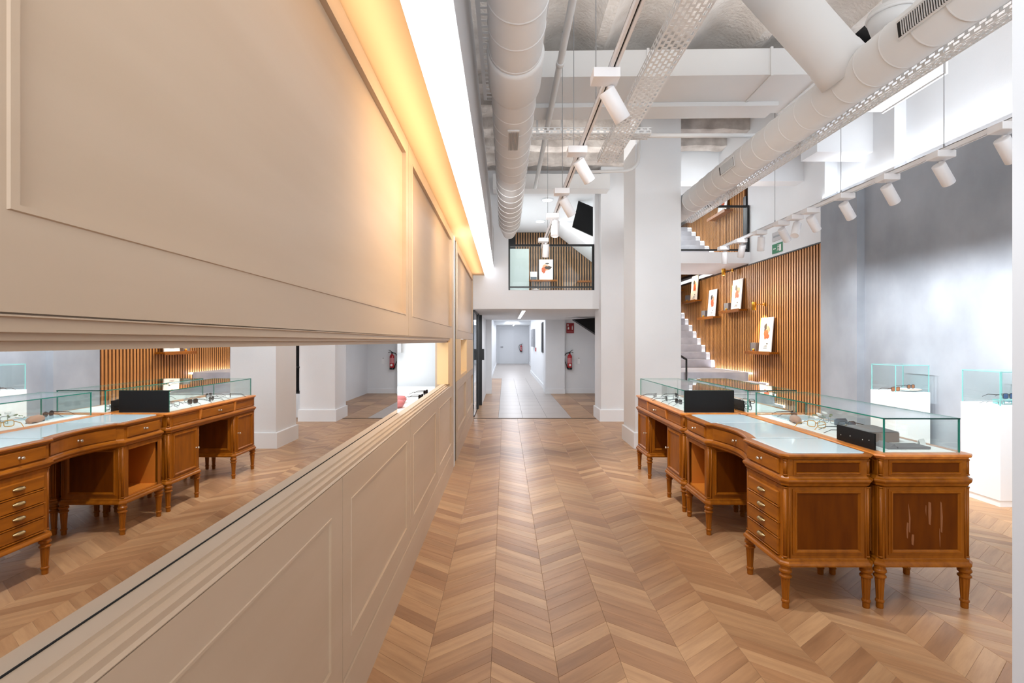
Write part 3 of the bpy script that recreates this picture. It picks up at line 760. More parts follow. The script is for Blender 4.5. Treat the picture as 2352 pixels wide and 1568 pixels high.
ys = (3.25, 3.73, 4.25, 4.79, 5.32, 5.60, 5.88, 6.38, 6.90, 7.45)
tg = [(4.55, 3.7, 1.1), (4.55, 4.2, 1.1), (4.55, 4.8, 1.1), (4.55, 5.4, 1.1), (4.55, 6.0, 1.1), (2.4, 4.9, 0.8), (4.45, 6.6, 1.2), (3.4, 7.2, 0), (3.3, 8.2, 0.2), (3.5, 8.2, 0.3)]
for i, (y, tt) in enumerate(zip(ys, tg)):
    head(3.215, y, TZ, tt, ordn[i] + ' spotlight on the right-hand track, counting from the right edge of the view', g, (85, 90, 90, 85, 65, 50, 60, 50, 45, 40)[i], 84, (0.95, 0.97, 1.0))

# ---------------------------------------------------------------- desks
W, L, PD = 0.446, 1.42, 0.42
CANT = 0.021
def octa(x0, x1, y0, y1, c=CANT):
    return [(x0 + c, y0), (x1 - c, y0), (x1, y0 + c), (x1, y1 - c), (x1 - c, y1), (x0 + c, y1), (x0, y1 - c), (x0, y0 + c)]
def frieze_poly(curved, W):
    c = CANT
    p = [(c, 0), (W - c, 0), (W, c), (W, L - c), (W - c, L), (c, L), (0, L - c)]
    if curved:
        ya, yb = L - PD + 0.01, PD - 0.01
        p += [(0, ya), (0.032, ya - 0.032)]
        for i in range(1, 12):
            u = i / 12; p.append((0.032 + 0.05 * math.sin(PI * u), (ya - 0.032) + (yb + 0.064 - ya) * u))
        p += [(0.032, yb + 0.032), (0, yb)]
    p += [(0, c)]
    return p
def leg_bm(x, y):
    prof = [(0.0155, 0), (0.017, 0.004), (0.017, 0.030), (0.021, 0.034), (0.021, 0.041), (0.0165, 0.046), (0.0225, 0.150), (0.0225, 0.158), (0.030, 0.163), (0.030, 0.170), (0.023, 0.176), (0.023, 0.182), (0.031, 0.190), (0.031, 0.2), (0.026, 0.206), (0.026, 0.223)]
    n = 24; loops = []
    for k, (r, z) in enumerate(prof):
        fl_ = 5 <= k <= 6
        loops.append([(x + r * (0.86 if fl_ and i % 3 == 1 else 1) * math.cos(2*PI*i/n), y + r * (0.86 if fl_ and i % 3 == 1 else 1) * math.sin(2*PI*i/n), z) for i in range(n)])
    return MB().rings(loops, True, True)
def cup_pull(parent, y, z, x=-0.013):
    mb = MB(); loops = []
    for i in range(9):
        a = -PI/2 + PI * i / 8; cy = 0.038 * math.sin(a); s = max(math.cos(a), 0.12)
        loops.append([(x, y + cy, z + 0.013 * s), (x - 0.012 * s, y + cy, z + 0.010 * s), (x - 0.020 * s, y + cy, z - 0.002), (x - 0.017 * s, y + cy, z - 0.010 * s), (x - 0.012 * s, y + cy, z - 0.002), (x, y + cy, z + 0.004)])
    return mb.rings(loops, True, True, True, True).build('cup_pull', 'brass', parent)
def knob(parent, x, y, z, m='nickel'):
    k = MB().lathe([(0.010, 0), (0.010, 0.002), (0.004, 0.004), (0.004, 0.012), (0.010, 0.016), (0.0105, 0.022), (0.006, 0.028)], (x, y, z), (-1, 0, 0), 16).build('knob', m, parent)
    return k
FP = [(0, 0), (0, 0.005), (0.009, 0.005), (0.012, 0.011), (0.018, 0.011), (0.023, 0.004), (0.026, 0.0008)]
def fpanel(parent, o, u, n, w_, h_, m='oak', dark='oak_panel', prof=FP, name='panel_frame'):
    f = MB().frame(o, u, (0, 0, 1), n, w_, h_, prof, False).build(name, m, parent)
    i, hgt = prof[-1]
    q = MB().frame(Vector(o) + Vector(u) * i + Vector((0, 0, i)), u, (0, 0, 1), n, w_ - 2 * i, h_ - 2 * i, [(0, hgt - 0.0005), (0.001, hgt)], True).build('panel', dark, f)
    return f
def pilaster(mb, x, y, sx, sy, z0, z1):
    mb.tube([(x, y, z0), (x, y, z1)], 0.0095, 12)
    for a in (z0, z1 - 0.008): mb.lathe([(0.011, a), (0.012, a + 0.004), (0.011, a + 0.008)], (x, y, 0), n=12)
def make_desk(kind, loc, rz, label, W=0.446):
    t = thing('display_desk', label, 'desk', loc, rz, 'oak display desks with turned legs')
    fp = frieze_poly(kind == 'curved', W)
    # frieze, cap and top
    MB().loft(fp, [(0, 0.675), (0, 0.778)]).build('frieze', 'oak_long', t)
    MB().loft(fp, [(-0.004, 0.628), (0.002, 0.634), (0.008, 0.638), (0.011, 0.648), (0.020, 0.658), (0.022, 0.664), (0.020, 0.671), (0.010, 0.676), (0.003, 0.684), (0, 0.686)], True, True).build('cap_moulding', 'oak_long', t)
    MB().loft(fp, [(0.002, 0.772), (0.008, 0.776), (0.010, 0.782), (0.018, 0.785), (0.021, 0.791), (0.018, 0.798), (0.012, 0.800)], True, True).build('desk_top', 'oak_long' if kind == 'curved' else 'oak_top', t)
    zt = 0.8005
    if kind == 'curved':
        def pane(poly): MB().loft(poly, [(0, zt), (0, zt + 0.002), (-0.001, zt + 0.003)], True, True).build('glass_top_pane', 'frosted', t)
        xr = W - 0.012; i = 0.028
        pane([(i + .02, 0.012), (xr - .02, 0.012), (xr, 0.032), (xr, PD - 0.012), (i, PD - 0.012), (i, 0.032)])
        pane([(xr, PD + 0.004), (xr, L - PD - 0.004)] + [(0.062 + 0.05 * math.sin(PI * k / 12), L - PD - 0.004 - (L - 2 * PD - 0.008) * k / 12) for k in range(13)])
        pane([(i, L - PD + 0.012), (xr, L - PD + 0.012), (xr, L - 0.032), (xr - .02, L - 0.012), (i + .02, L - 0.012), (i, L - 0.032)])
    else:
        MB().loft([(0.045, 0.035), (W - 0.045, 0.035), (W - 0.045, L - 0.035), (0.045, L - 0.035)], [(0, zt), (0, zt + 0.003)]).build('display_bed', 'display_white', t)
    # frieze ends
    for (o, u, n) in (((0.045, 0, 0.690), (1, 0, 0), (0, -1, 0)), ((W - 0.045, L, 0.690), (-1, 0, 0), (0, 1, 0))):
        fpanel(t, o, u, n, W - 0.09, 0.080, prof=[(0, 0), (0, 0.004), (0.007, 0.004), (0.011, 0.009), (0.014, 0.007), (0.017, 0.0012)], name='frieze_panel_frame')
    # frieze back
    fpanel(t, (W, 0.05, 0.692), (0, 1, 0), (1, 0, 0), L - 0.1, 0.076, prof=[(0, 0), (0, 0.004), (0.01, 0.004), (0.014, 0.001)], dark='oak', name='frieze_panel_frame')
    # frieze drawers on the front
    DP = [(0, 0), (0, 0.004), (0.004, 0.010), (0.006, 0.011)]
    def drawer(y0, y1, z0, z1, x=0.0, name='drawer'):
        return MB().frame((x, y1, z0), (0, -1, 0), (0, 0, 1), (-1, 0, 0), y1 - y0, z1 - z0, DP, True).build(name, 'oak_long', t)
    if kind == 'curved':
        for (a, b) in ((0.045, PD - 0.035), (L - PD + 0.035, L - 0.045)):
            d = drawer(a, b, 0.690, 0.768); knob(d, -0.011, (a + b) / 2, 0.730)
        ya, yb = L - PD - 0.03, PD + 0.03
        loops = []
        for k in range(13):
            u = k / 12; y = ya + (yb - ya) * u; uu = ((L - PD + 0.01 - 0.032) - y) / ((L - PD - 0.022) - (PD + 0.022)); x = 0.032 + 0.05 * math.sin(PI * min(max(uu, 0), 1))
            loops.append([(x, y, 0.690), (x - 0.009, y, 0.692), (x - 0.009, y, 0.766), (x, y, 0.768)])
        d = MB().rings(loops, True, True).build('curved_drawer', 'oak_long', t); knob(d, 0.072, L / 2, 0.730)
    else:
        for (a, b) in ((0.05, PD - 0.02), (L - PD + 0.02, L - 0.05)):
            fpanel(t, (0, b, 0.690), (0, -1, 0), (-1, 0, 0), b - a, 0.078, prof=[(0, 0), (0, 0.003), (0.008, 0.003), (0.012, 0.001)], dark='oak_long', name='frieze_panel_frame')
        d = drawer(PD + 0.02, L - PD - 0.02, 0.690, 0.768); knob(d, -0.011, L / 2, 0.730)
        for y in (PD, L - PD):
            mb = MB(); mb.rings([[(x, y + s, z) for x, z in ((0, 0.686), (-0.006, 0.690), (-0.012, 0.74), (-0.018, 0.776), (0, 0.776))] for s in (-0.012, 0.012)], True, True)
            mb.build('bracket', 'oak_top', t)
    # pedestals
    for pi, (y0, y1) in enumerate(((0, PD), (L - PD, L))):
        poly = octa(0, W, y0, y1)
        cubby = kind == 'curved' and pi == 1
        MB().loft(poly, [(0.0, 0.262), (0.004, 0.258), (0.010, 0.256), (0.011, 0.247), (0.019, 0.241), (0.022, 0.233), (0.021, 0.225), (0.012, 0.221)], True, True).build('base_moulding', 'oak_long', t)
        if cubby:
            mb = MB(); zz = [0.262, 0.63]
            mb.box(0.0, W, y0 + 0.0, y0 + 0.016, 0.262, 0.63) if False else None
            pn = octa(0.0, W, y0, y1)
            mb.box(CANT, W - CANT, y0, y0 + 0.014, 0.262, 0.63); mb.box(CANT, W - CANT, y1 - 0.014, y1, 0.262, 0.63)
            mb.box(W - 0.014, W, y0 + CANT, y1 - CANT, 0.262, 0.63)
            mb.rings([[(x, y, z) for x, y in ((0, y0 + CANT), (CANT, y0), (CANT, y0 + 0.03), (0.0, y0 + 0.055))] for z in (0.262, 0.63)])
            mb.rings([[(x, y, z) for x, y in ((0, y1 - CANT), (CANT, y1), (CANT, y1 - 0.03), (0.0, y1 - 0.055))] for z in (0.262, 0.63)])
            mb.rings([[(x, y, z) for x, y in ((W, y0 + CANT), (W - CANT, y0), (W - CANT, y0 + 0.02), (W - 0.02, y0 + CANT))] for z in (0.262, 0.63)])
            mb.rings([[(x, y, z) for x, y in ((W, y1 - CANT), (W - CANT, y1), (W - CANT, y1 - 0.02), (W - 0.02, y1 - CANT))] for z in (0.262, 0.63)])
            mb.box(0.0, 0.012, y0 + 0.05, y1 - 0.05, 0.60, 0.63)
            b = mb.build('pedestal', 'oak', t)
            bx('inner_board', 'oak_inside', 0.012, W - 0.015, y0 + 0.0145, y1 - 0.0145, 0.2625, 0.272, parent=b)
            bx('inner_board', 'oak_inside', CANT + 0.001, W - 0.015, y1 - 0.055, y1 - 0.045, 0.272, 0.63, parent=b)
            bx('inner_board', 'oak_inside', CANT + 0.001, W - 0.015, y0 + 0.045, y0 + 0.055, 0.272, 0.63, parent=b)
            bx('inner_board', 'oak_inside', W - 0.03, W - 0.0145, y0 + 0.055, y1 - 0.055, 0.272, 0.63, parent=b)
        else:
            MB().loft(poly, [(0, 0.262), (0, 0.63)]).build('pedestal', 'oak', t)
        for (o, u, n) in (((0.042, y0, 0.282), (1, 0, 0), (0, -1, 0)), ((W - 0.042, y1, 0.282), (-1, 0, 0), (0, 1, 0))):
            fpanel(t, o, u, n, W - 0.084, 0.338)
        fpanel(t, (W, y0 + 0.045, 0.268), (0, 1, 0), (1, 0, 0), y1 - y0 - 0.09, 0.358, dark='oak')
        k = CANT / 2
        for (x, y, dx) in ((k, y0 + k, 1), (W - k, y0 + k, -1), (k, y1 - k, 1), (W - k, y1 - k, -1)):
            mb = MB(); pilaster(mb, x, y, 0, 0, 0.264, 0.630); mb.build('corner_column', 'oak', t)
            yy = y0 if y < y0 + 0.1 else y1
            MB().tube([(x + dx * 0.018, yy, 0.264), (x + dx * 0.018, yy, 0.628)], 0.004, 8).build('bead', 'oak', t)
        a, b = y0 + 0.048, y1 - 0.048
        if kind == 'curved' and pi == 0:
            for j in range(4):
                z0 = 0.268 + j * 0.0825
                MB().frame((0, b + .006, z0 - 0.004), (0, -1, 0), (0, 0, 1), (-1, 0, 0), b - a + .012, 0.007, [(0, 0), (0, 0.010), (0.002, 0.013)], True).build('drawer_rail', 'oak_long', t)
                d = drawer(a, b, z0 + 0.004, z0 + 0.078, name='drawer'); cup_pull(d, (a + b) / 2, z0 + 0.045)
        elif not cubby:
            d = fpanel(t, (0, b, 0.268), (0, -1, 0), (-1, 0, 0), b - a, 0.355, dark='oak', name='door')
            knob(d, -0.007, (b - 0.014) if (pi == 0) else (a + 0.014), 0.45)
        for (x, y) in ((0.016, y0 + 0.018), (W - 0.012, y0 + 0.018), (0.016, y1 - 0.018), (W - 0.012, y1 - 0.018)):
            leg_bm(x, y).build('leg', 'oak', t)
    k = CANT / 2
    for (x, y) in ((k, k), (W - k, k), (k, L - k), (W - k, L - k)): mb = MB(); pilaster(mb, x, y, 0, 0, 0.688, 0.772); mb.build('frieze_column', 'oak', t)
    return t
XA, XB, YN, YF, WB = 1.440, 1.933, 2.640, 4.137, 0.468
dA = make_desk('curved', (XA, YN, 0), 0, 'nearest oak desk with bow front, four drawers and a flat glass top')
dC = make_desk('straight', (XA, YF, 0), 0, 'far aisle-side oak desk with small doors, under the large black panel')
dB = make_desk('straight', (XB + WB, YN + L, 0), PI, 'near right oak desk with scuffed end panel under the long glass case', WB)
dD = copy_tree(dB); dD.location = (XB + WB, YF + L, 0)
dD['label'] = 'far right oak desk hidden behind the others, carrying the second glass case by the stairs'
# pale scuffs on the end panel of desk B (world -> local of rotated desk)
f_end = [c for c in dB.children if c.name.startswith('panel_frame')]
fr_ = min(f_end, key=lambda c: (dB.matrix_basis @ Vector(sum((v.co for v in c.data.vertices), Vector()) / len(c.data.vertices))).y)
for (px0, pz0, w_, h_, sl) in ((0.105, 0.40, 0.007, 0.14, 0.01), (0.092, 0.37, 0.008, 0.075, -0.002), (0.118, 0.335, 0.012, 0.05, 0.0), (0.205, 0.44, 0.014, 0.11, 0.002), (0.190, 0.485, 0.003, 0.05, 0.0), (0.268, 0.40, 0.010, 0.15, 0.006), (0.262, 0.325, 0.004, 0.09, 0.004)):
    o = Vector((WB - px0 - 0.045, L + 0.0014, pz0)); rr = random.Random(int(px0 * 1000))
    lp = [(o.x + rr.uniform(-.002, .002), o.y, o.z), (o.x - w_ * .7, o.y, o.z - 0.006), (o.x - w_, o.y, o.z + h_ * .5), (o.x - w_ + sl, o.y, o.z + h_), (o.x + sl * .5, o.y, o.z + h_ * 1.04), (o.x + 0.002, o.y, o.z + h_ * .55)]
    MB().rings([lp, [(p[0], p[1] + 0.0003, p[2]) for p in lp]], True, True).build('scuff_mark', 'scuff', fr_)

# ---------------------------------------------------------------- glass cases
def case(label, x0, x1, y0, y1, z0, z1, edge='glass_edge', group=None, name='glass_case', near_open=False):
    t = thing(name, label, 'display case', (x0, y0, z0), 0, group)
    X, Y, Z, th = x1 - x0, y1 - y0, z1 - z0, 0.006
    e = 0.0045
    def pane(*b): return bx('glass_pane', 'glass', *b, parent=t)
    p1 = pane(0, X, 0, th, 0, Z - th); p2 = pane(0, X, Y - th, Y, 0, Z - th)
    p3 = pane(0, th, th, Y - th, 0, Z - th); p4 = pane(X - th, X, th, Y - th, 0, Z - th)
    p5 = pane(0, X, 0, Y, Z - th, Z)
    ed = lambda par, *b, m=edge: bx('glass_edge', m, *b, parent=par)
    ed(p1, -e/2, e, -e/2, e, 0, Z - th); ed(p1, X - e, X + e/2, -e/2, e, 0, Z - th)
    ed(p2, -e/2, e, Y - e, Y + e/2, 0, Z - th); ed(p2, X - e, X + e/2, Y - e, Y + e/2, 0, Z - th)
    ed(p5, -e/2, X + e/2, -e, 0.001, Z - th, Z + .0005, m='glass_edge_dark' if edge == 'glass_edge' else edge); ed(p5, -e/2, X + e/2, Y - .001, Y + e, Z - th, Z + .0005)
    ed(p5, -e, 0.001, 0, Y, Z - th, Z + .0005); ed(p5, X - .001, X + e, 0, Y, Z - th, Z + .0005)
    return t
g = 'glass cases on the desks'
cB = case('long green-edged glass case on the near right desk', 1.968, 2.360, 2.66, 4.015, 0.8035, 0.982, group=g)
cC = case('glass case on the far aisle-side desk, closed by a large black panel', 1.462, 1.862, 4.175, 5.52, 0.8035, 0.982, group=g)
cD = case('glass case on the far right desk in front of the stairs', 1.980, 2.375, 4.175, 5.52, 0.8035, 0.982, group=g)
def black_plate(parent, *b, screws=()):
    o = bx('black_panel', 'black_panel', *b, parent=parent, bevel=0.001)
    for s in screws: MB().lathe([(0.003, 0), (0.003, 0.0015)], s, (-1, 0, 0), 10).build('screw', 'nickel', o)
black_plate(cC, -0.002, 0.402, -0.010, -0.003, 0.0, 0.176)
black_plate(cB, -0.012, -0.004, 0.05, 0.36, 0.0, 0.088, screws=[(-0.012, 0.09, 0.046), (-0.012, 0.14, 0.040), (-0.012, 0.24, 0.042), (-0.012, 0.32, 0.034)])
black_plate(cD, -0.012, -0.004, 0.05, 0.36, 0.0, 0.088)

# ---------------------------------------------------------------- white plinths with glass tops
def plinth(n, x, y, label):
    t = thing('white_plinth', label, 'plinth', (x, y, 0), 0, 'white lacquered plinths along the grey wall')
    bx('toe_kick', 'lacquer', 0.006, 0.364, 0.006, 0.364, 0, 0.05, parent=t)
    bx('plinth_body', 'lacquer', 0, 0.37, 0, 0.37, 0.052, 0.84, parent=t, bevel=0.002)
    case('pale-edged glass box on the ' + n + ' white plinth', x + 0.008, x + 0.362, y + 0.008, y + 0.362, 0.8405, 1.128, edge='glass_edge_pale', group='glass boxes on the white plinths')
plinth('farther', 4.14, 5.43, 'farther white plinth beside the grey wall pilaster')
plinth('nearer', 4.12, 4.26, 'nearer white plinth cut by the right edge of the view')
plinth('mirror-side', 4.12, 3.05, 'white plinth outside the frame on the right')

# ---------------------------------------------------------------- eyewear
def glasses(label, loc, rz, lens, frame_m, s=1.0, cat='sunglasses', shape='square', tilt=0.0, group=None, open_=True):
    t = thing('glasses', label, cat, loc, rz, group); t.scale = (s, s, s); t.rotation_euler.x = tilt
    def rim(cx):
        pts = []
        for k in range(20):
            a = 2 * PI * k / 20; c_, s_ = math.cos(a), math.sin(a); p = 0.5 if shape == 'square' else (0.62 if shape == 'cat' else 1.0)
            x = 0.026 * math.copysign(abs(c_) ** p, c_); z = 0.020 * math.copysign(abs(s_) ** p, s_)
            if shape == 'cat' and z > 0: z += 0.006 * (abs(cx + x) / 0.06)
            pts.append((cx + x, 0, 0.024 + z))
        return pts
    fm = MB()
    for cx in (-0.033, 0.033): fm.tube(rim(cx), 0.0026, 6, True, True)
    fm.tube([(-0.009, 0, 0.030), (0, -0.003, 0.033), (0.009, 0, 0.030)], 0.0026, 6)
    f = fm.build('frame', frame_m, t)
    for cx in (-0.033, 0.033):
        r_ = rim(cx); MB().rings([[(p[0], -0.0008, p[2]) for p in r_], [(p[0], 0.0008, p[2]) for p in r_]], True, True).build('lens', lens, t)
    for sx in (-1, 1):
        MB().tube([(sx * 0.060, 0, 0.034), (sx * 0.066, 0.01, 0.034), (sx * 0.066, 0.10, 0.030), (sx * 0.066, 0.14, 0.008)], [0.003, 0.003, 0.0024, 0.002], 6).build('temple', frame_m, t)
    return t
ZB = 0.8045
glasses('small brown sunglasses at the left on the farther plinth', (4.21, 5.52, 0.842), R(15), 'amber_lens', 'tortoise', 1.0, shape='cat', group=None)
glasses('amber-lensed sunglasses on a white dish on the farther plinth', (4.36, 5.50, 0.872), R(20), 'amber_lens', 'black_plastic')
t = thing('dish', 'white oval dish under the amber sunglasses', 'dish', (4.38, 5.54, 0.842))
MB().lathe([(0.05, 0), (0.10, 0.018), (0.105, 0.024), (0.095, 0.028)], n=28).build('dish_body', 'white_smooth', t); MB().lathe([(0.106, 0.020), (0.108, 0.022), (0.106, 0.024)], n=28, cap0=False, cap1=False).build('gold_rim', 'gold', t)
glasses('blue-lensed sunglasses on the nearer plinth', (4.33, 4.40, 0.885), R(12), 'blue_lens', 'black_plastic', 1.1)
t = thing('acrylic_stand', 'clear acrylic riser under the blue sunglasses', 'stand', (4.34, 4.42, 0.842))
bx('plate', 'glass_edge_pale', -0.085, 0.085, -0.05, 0.05, 0.034, 0.038, parent=t)
for sx in (-1, 1): bx('leg', 'glass_edge_pale', sx * 0.08 - 0.003, sx * 0.08 + 0.003, -0.05, 0.05, 0, 0.034, parent=t)
glasses('thin wire eyeglasses lying on the nearer plinth', (4.20, 4.33, 0.842), R(25), 'glass', 'gray_metal', 0.9, cat='eyeglasses', shape='round')
glasses('teal eyeglasses below the blue sunglasses', (4.33, 4.31, 0.842), R(10), 'glass', 'teal_plastic', 0.9, cat='eyeglasses')
# in case B
t = thing('storage_box', 'open taupe cardboard box in the near glass case', 'box', (2.05, 2.92, ZB))
b = bx('box_body', 'taupe', 0, 0.20, 0, 0.22, 0, 0.055, parent=t, bevel=0.002)
MB().obox((0.10, 0.11, 0.061), (1, 0, 0), (0, 1, 0.03), (0, -0.03, 1), 0.20, 0.21, 0.003).build('lid_flap', 'gray_board', t)
MB().lathe([(0.006, 0), (0.006, 0.006)], (0.02, 0.19, 0.065)).build('clasp', 'brass', t)
t = thing('folded_board', 'flat grey folded board lying by the near end of the glass case', 'board', (2.10, 2.735, ZB))
bx('flat_part', 'gray_board', 0, 0.175, 0, 0.11, 0, 0.012, parent=t, bevel=0.001)
MB().rings([[(-0.055, y, 0), (0.0, y, 0.0), (-0.02, y, 0.028)] for y in (0.0, 0.11)], True, True).build('folded_flap', 'gray_board', t)
t = thing('price_card', 'small white folded card by the right glass of the near case', 'card', (2.325, 2.86, ZB), R(20))
MB().rings([[(x, y, z) for y, z in ((-0.012, 0), (0, 0.032), (0.012, 0), (0.010, 0), (0, 0.030), (-0.010, 0))] for x in (-0.022, 0.022)], True, True).build('card_sheet', 'paper', t)
glasses('large slate-tinted goggle glasses standing in the near case', (2.27, 3.40, ZB), R(185), 'slate', 'black_plastic', 1.0, shape='square')
t = thing('display_shield', 'dark grey rounded display shield in the near glass case', 'display', (2.28, 3.47, ZB), R(5)); t.scale = (0.62, 0.62, 0.72)
MB().rings([[(x, y, z) for x, z in ((-0.07, 0.01), (0.07, 0.01), (0.075, 0.05), (0.055, 0.075), (-0.06, 0.075), (-0.075, 0.06))] for y in (0, 0.02)], True, True).build('shield', 'slate', t, bevel=0.004)
t = thing('mirror_tray', 'flat pale blue mirrored tray at the far end of the near glass case', 'tray', (2.06, 3.74, ZB))
bx('tray_plate', 'frosted', 0, 0.26, 0, 0.22, 0, 0.006, parent=t, bevel=0.001)
rg = random.Random(3)
for i, (x, y, a, lm, fm, lb) in enumerate(((2.13, 3.19, 70, 'glass', 'black_plastic', 'thin dark eyeglasses behind the taupe box'), (2.31, 3.22, 100, 'glass', 'gray_metal', 'silver wire glasses right of the taupe box'), (2.08, 3.42, 120, 'glass', 'gold', 'gold wire glasses at the left edge of the near case'), (2.20, 3.90, 80, 'dark_lens', 'tortoise', 'tortoise sunglasses near the tan glasses case'), (2.28, 3.60, 95, 'glass', 'gray_metal', 'clear glasses beside the leaf sprig'))):
    glasses(lb, (x, y, ZB), R(a), lm, fm, 1.0, cat='eyeglasses' if lm == 'glass' else 'sunglasses', shape='round' if i % 2 else 'square')
t = thing('glasses_case', 'tan leather glasses case with dark base in the near glass case', 'case', (2.07, 3.65, ZB), R(75))
MB().lathe([(0.001, -0.08), (0.022, -0.07), (0.030, -0.03), (0.030, 0.03), (0.022, 0.07), (0.001, 0.08)], (0, 0, 0.020), (1, 0, 0), 16).build('shell', 'tan_leather', t)
bx('base', 'dark_ink', -0.07, 0.07, -0.024, 0.024, 0, 0.008, parent=t, bevel=0.003)
t = thing('leaf_sprig', 'white flower and grey-green leaf sprig lying in the near glass case', 'flowers', (2.24, 3.64, ZB))
MB().tube([(-0.1, -0.12, 0.01), (0.0, -0.02, 0.03), (0.08, 0.06, 0.04)], 0.002, 6).build('stem', 'leaf', t)
l0 = None
for i in range(16):
    a = rg.uniform(0, 6.28); c = Vector((rg.uniform(-.06, .09), rg.uniform(-.05, .07), rg.uniform(.02, .06)))
    u = Vector((math.cos(a), math.sin(a), rg.uniform(-.3, .5))).normalized(); v = u.orthogonal().normalized()
    MB().rings([[c, c + u * .012 + v * .007, c + u * .026, c + u * .012 - v * .007], [p + Vector((0, 0, .001)) for p in (c, c + u * .012 + v * .007, c + u * .026, c + u * .012 - v * .007)]], True, True).build('leaf', 'leaf', t)
for (a, b, c) in ((0.0, 0.02, 0.045), (-0.05, -0.03, 0.03), (0.06, 0.05, 0.05)):
    MB().lathe([(0.002, 0), (0.014, 0.008), (0.020, 0.014), (0.012, 0.018), (0.004, 0.012)], (a, b, c), (0.2, -0.3, 1), 10).build('blossom', 'paper', t)
# case C
for i, (x, y, a, lm) in enumerate(((1.56, 4.95, 80, 'dark_lens'), (1.60, 4.72, 100, 'dark_lens'), (1.68, 5.1, 70, 'glass'), (1.72, 4.85, 95, 'glass'), (1.64, 4.5, 110, 'glass'), (1.76, 5.25, 85, 'dark_lens'), (1.54, 5.25, 60, 'dark_lens'), (1.76, 4.55, 75, 'dark_lens'))):
    glasses(('dark' if lm == 'dark_lens' else 'clear') + ' glasses in the far aisle-side case, ' + ['left edge', 'nearest the black panel corner', 'far middle', 'middle', 'near middle', 'far right', 'far left corner', 'behind the black panel'][i], (x, y, ZB), R(a), lm, 'black_plastic' if lm != 'glass' else 'gray_metal', 1.0, cat='eyewear', shape='round' if i % 3 == 0 else 'square')
# case D
for i, (x, y, a) in enumerate(((2.05, 4.32, 90), (2.18, 4.55, 60), (2.26, 4.75, 120), (2.12, 5.0, 90))):
    glasses('dark eyeglasses in the far right case, ' + ['front left', 'front middle', 'right', 'middle of the back'][i], (x, y, ZB), R(a), 'dark_lens' if i % 2 else 'glass', 'black_plastic', 1.0, cat='eyewear')
t = thing('printed_card', 'small white card printed with red and dark shapes in the far right case', 'card', (2.05, 4.50, ZB), R(10))
bx('card_sheet', 'paper', -0.035, 0.035, 0, 0.004, 0, 0.062, parent=t)
MB().rings([[(-0.03, -0.0006, 0.04), (0.01, -0.0006, 0.046), (0.005, -0.0006, 0.056), (-0.028, -0.0006, 0.055)], [(-0.03, -0.0001, 0.04), (0.01, -0.0001, 0.046), (0.005, -0.0001, 0.056), (-0.028, -0.0001, 0.055)]]).build('red_print', 'red', t)
bx('dark_print', 'dark_ink', 0.0, 0.028, -0.0006, -0.0001, 0.016, 0.026, parent=t)
# small things on the counter in the back room
for i, (x, y, z) in enumerate(((-0.95, 4.35, 0.87), (-0.92, 4.33, 1.0))):
    pass
for i, (x, y) in enumerate(((-0.86, 3.95), (-0.90, 4.25))):
    t = thing('pink_cushion', ('front' if i == 0 else 'rear') + ' pink display cushion on the white counter beyond the opening', 'cushion', (x, y, 0.87), 0, 'pink display cushions')
    MB().lathe([(0.005, 0), (0.07, 0.005), (0.085, 0.03), (0.07, 0.055), (0.01, 0.06)], (0, 0, 0), (0, 0, 1), 16).build('cushion', 'pink', t)
for i, (x, y) in enumerate(((-0.74, 4.50), (-0.76, 4.9))):
    glasses(('nearer' if i == 0 else 'farther') + ' dark glasses on the white counter beyond the opening', (x, y, 0.87), R(80), 'dark_lens', 'black_plastic', 1.0)

# ---------------------------------------------------------------- posters and shelves on the slatted wall
def poly_print(parent, pts, m, off, k):
    mb = MB(); lp = [(-off - 0.0004 * k, y, z) for y, z in pts]
    mb.rings([lp, [(p[0] - 0.0003, p[1], p[2]) for p in lp]], True, True); return mb.build('print', m, parent)
def blob(cy, cz, ry, rz_, n=14, seed=0, am=0.18):
    r_ = random.Random(seed); ph = [r_.uniform(-am, am) for _ in range(n)]
    return [(cy + ry * (1 + ph[i]) * math.cos(2*PI*i/n), cz + rz_ * (1 + ph[i]) * math.sin(2*PI*i/n)) for i in range(n)]
def poster(label, x, y, z, w_=0.42, h_=0.60, seed=1, rz=0, group='posters standing on the wall shelves'):
    t = thing('poster', label, 'poster', (x, y, z), rz, group)
    MB().rings([[(-0.012, 0, 0), (0, 0, 0), (0.05, 0, h_), (0.038, 0, h_)], [(-0.012, w_, 0), (0, w_, 0), (0.05, w_, h_), (0.038, w_, h_)]], True, True).build('board', 'paper', t)
    f = lambda pts: [(a * w_, b * h_) for a, b in pts]
    def pr(pts, m, k):
        pts = f(pts)
        lp = [(-0.0125 - 0.0004 * k + 0.05 * b / h_, a, b) for a, b in pts]
        MB().rings([lp, [(p[0] - 0.0004, p[1], p[2]) for p in lp]], True, True).build('print', m, t)
    pr(blob(.42, .62, .20, .14, seed=seed), 'skin_ink', 1)
    pr(blob(.50, .52, .16, .15, seed=seed + 5, am=.3), 'orange_ink', 2)
    pr(blob(.58, .72, .12, .10, seed=seed + 9, am=.3), 'dark_ink', 3)
    pr(blob(.34, .45, .09, .08, seed=seed + 3, am=.3), 'orange_ink', 4)
    for i in range(3): pr([(.35, .10 + i * .035), (.65 - i * .05, .10 + i * .035), (.65 - i * .05, .112 + i * .035), (.35, .112 + i * .035)], 'dark_ink', 1)
    pr([(.30, .22), (.42, .22), (.42, .25), (.30, .25)], 'dark_ink', 1)
    return t
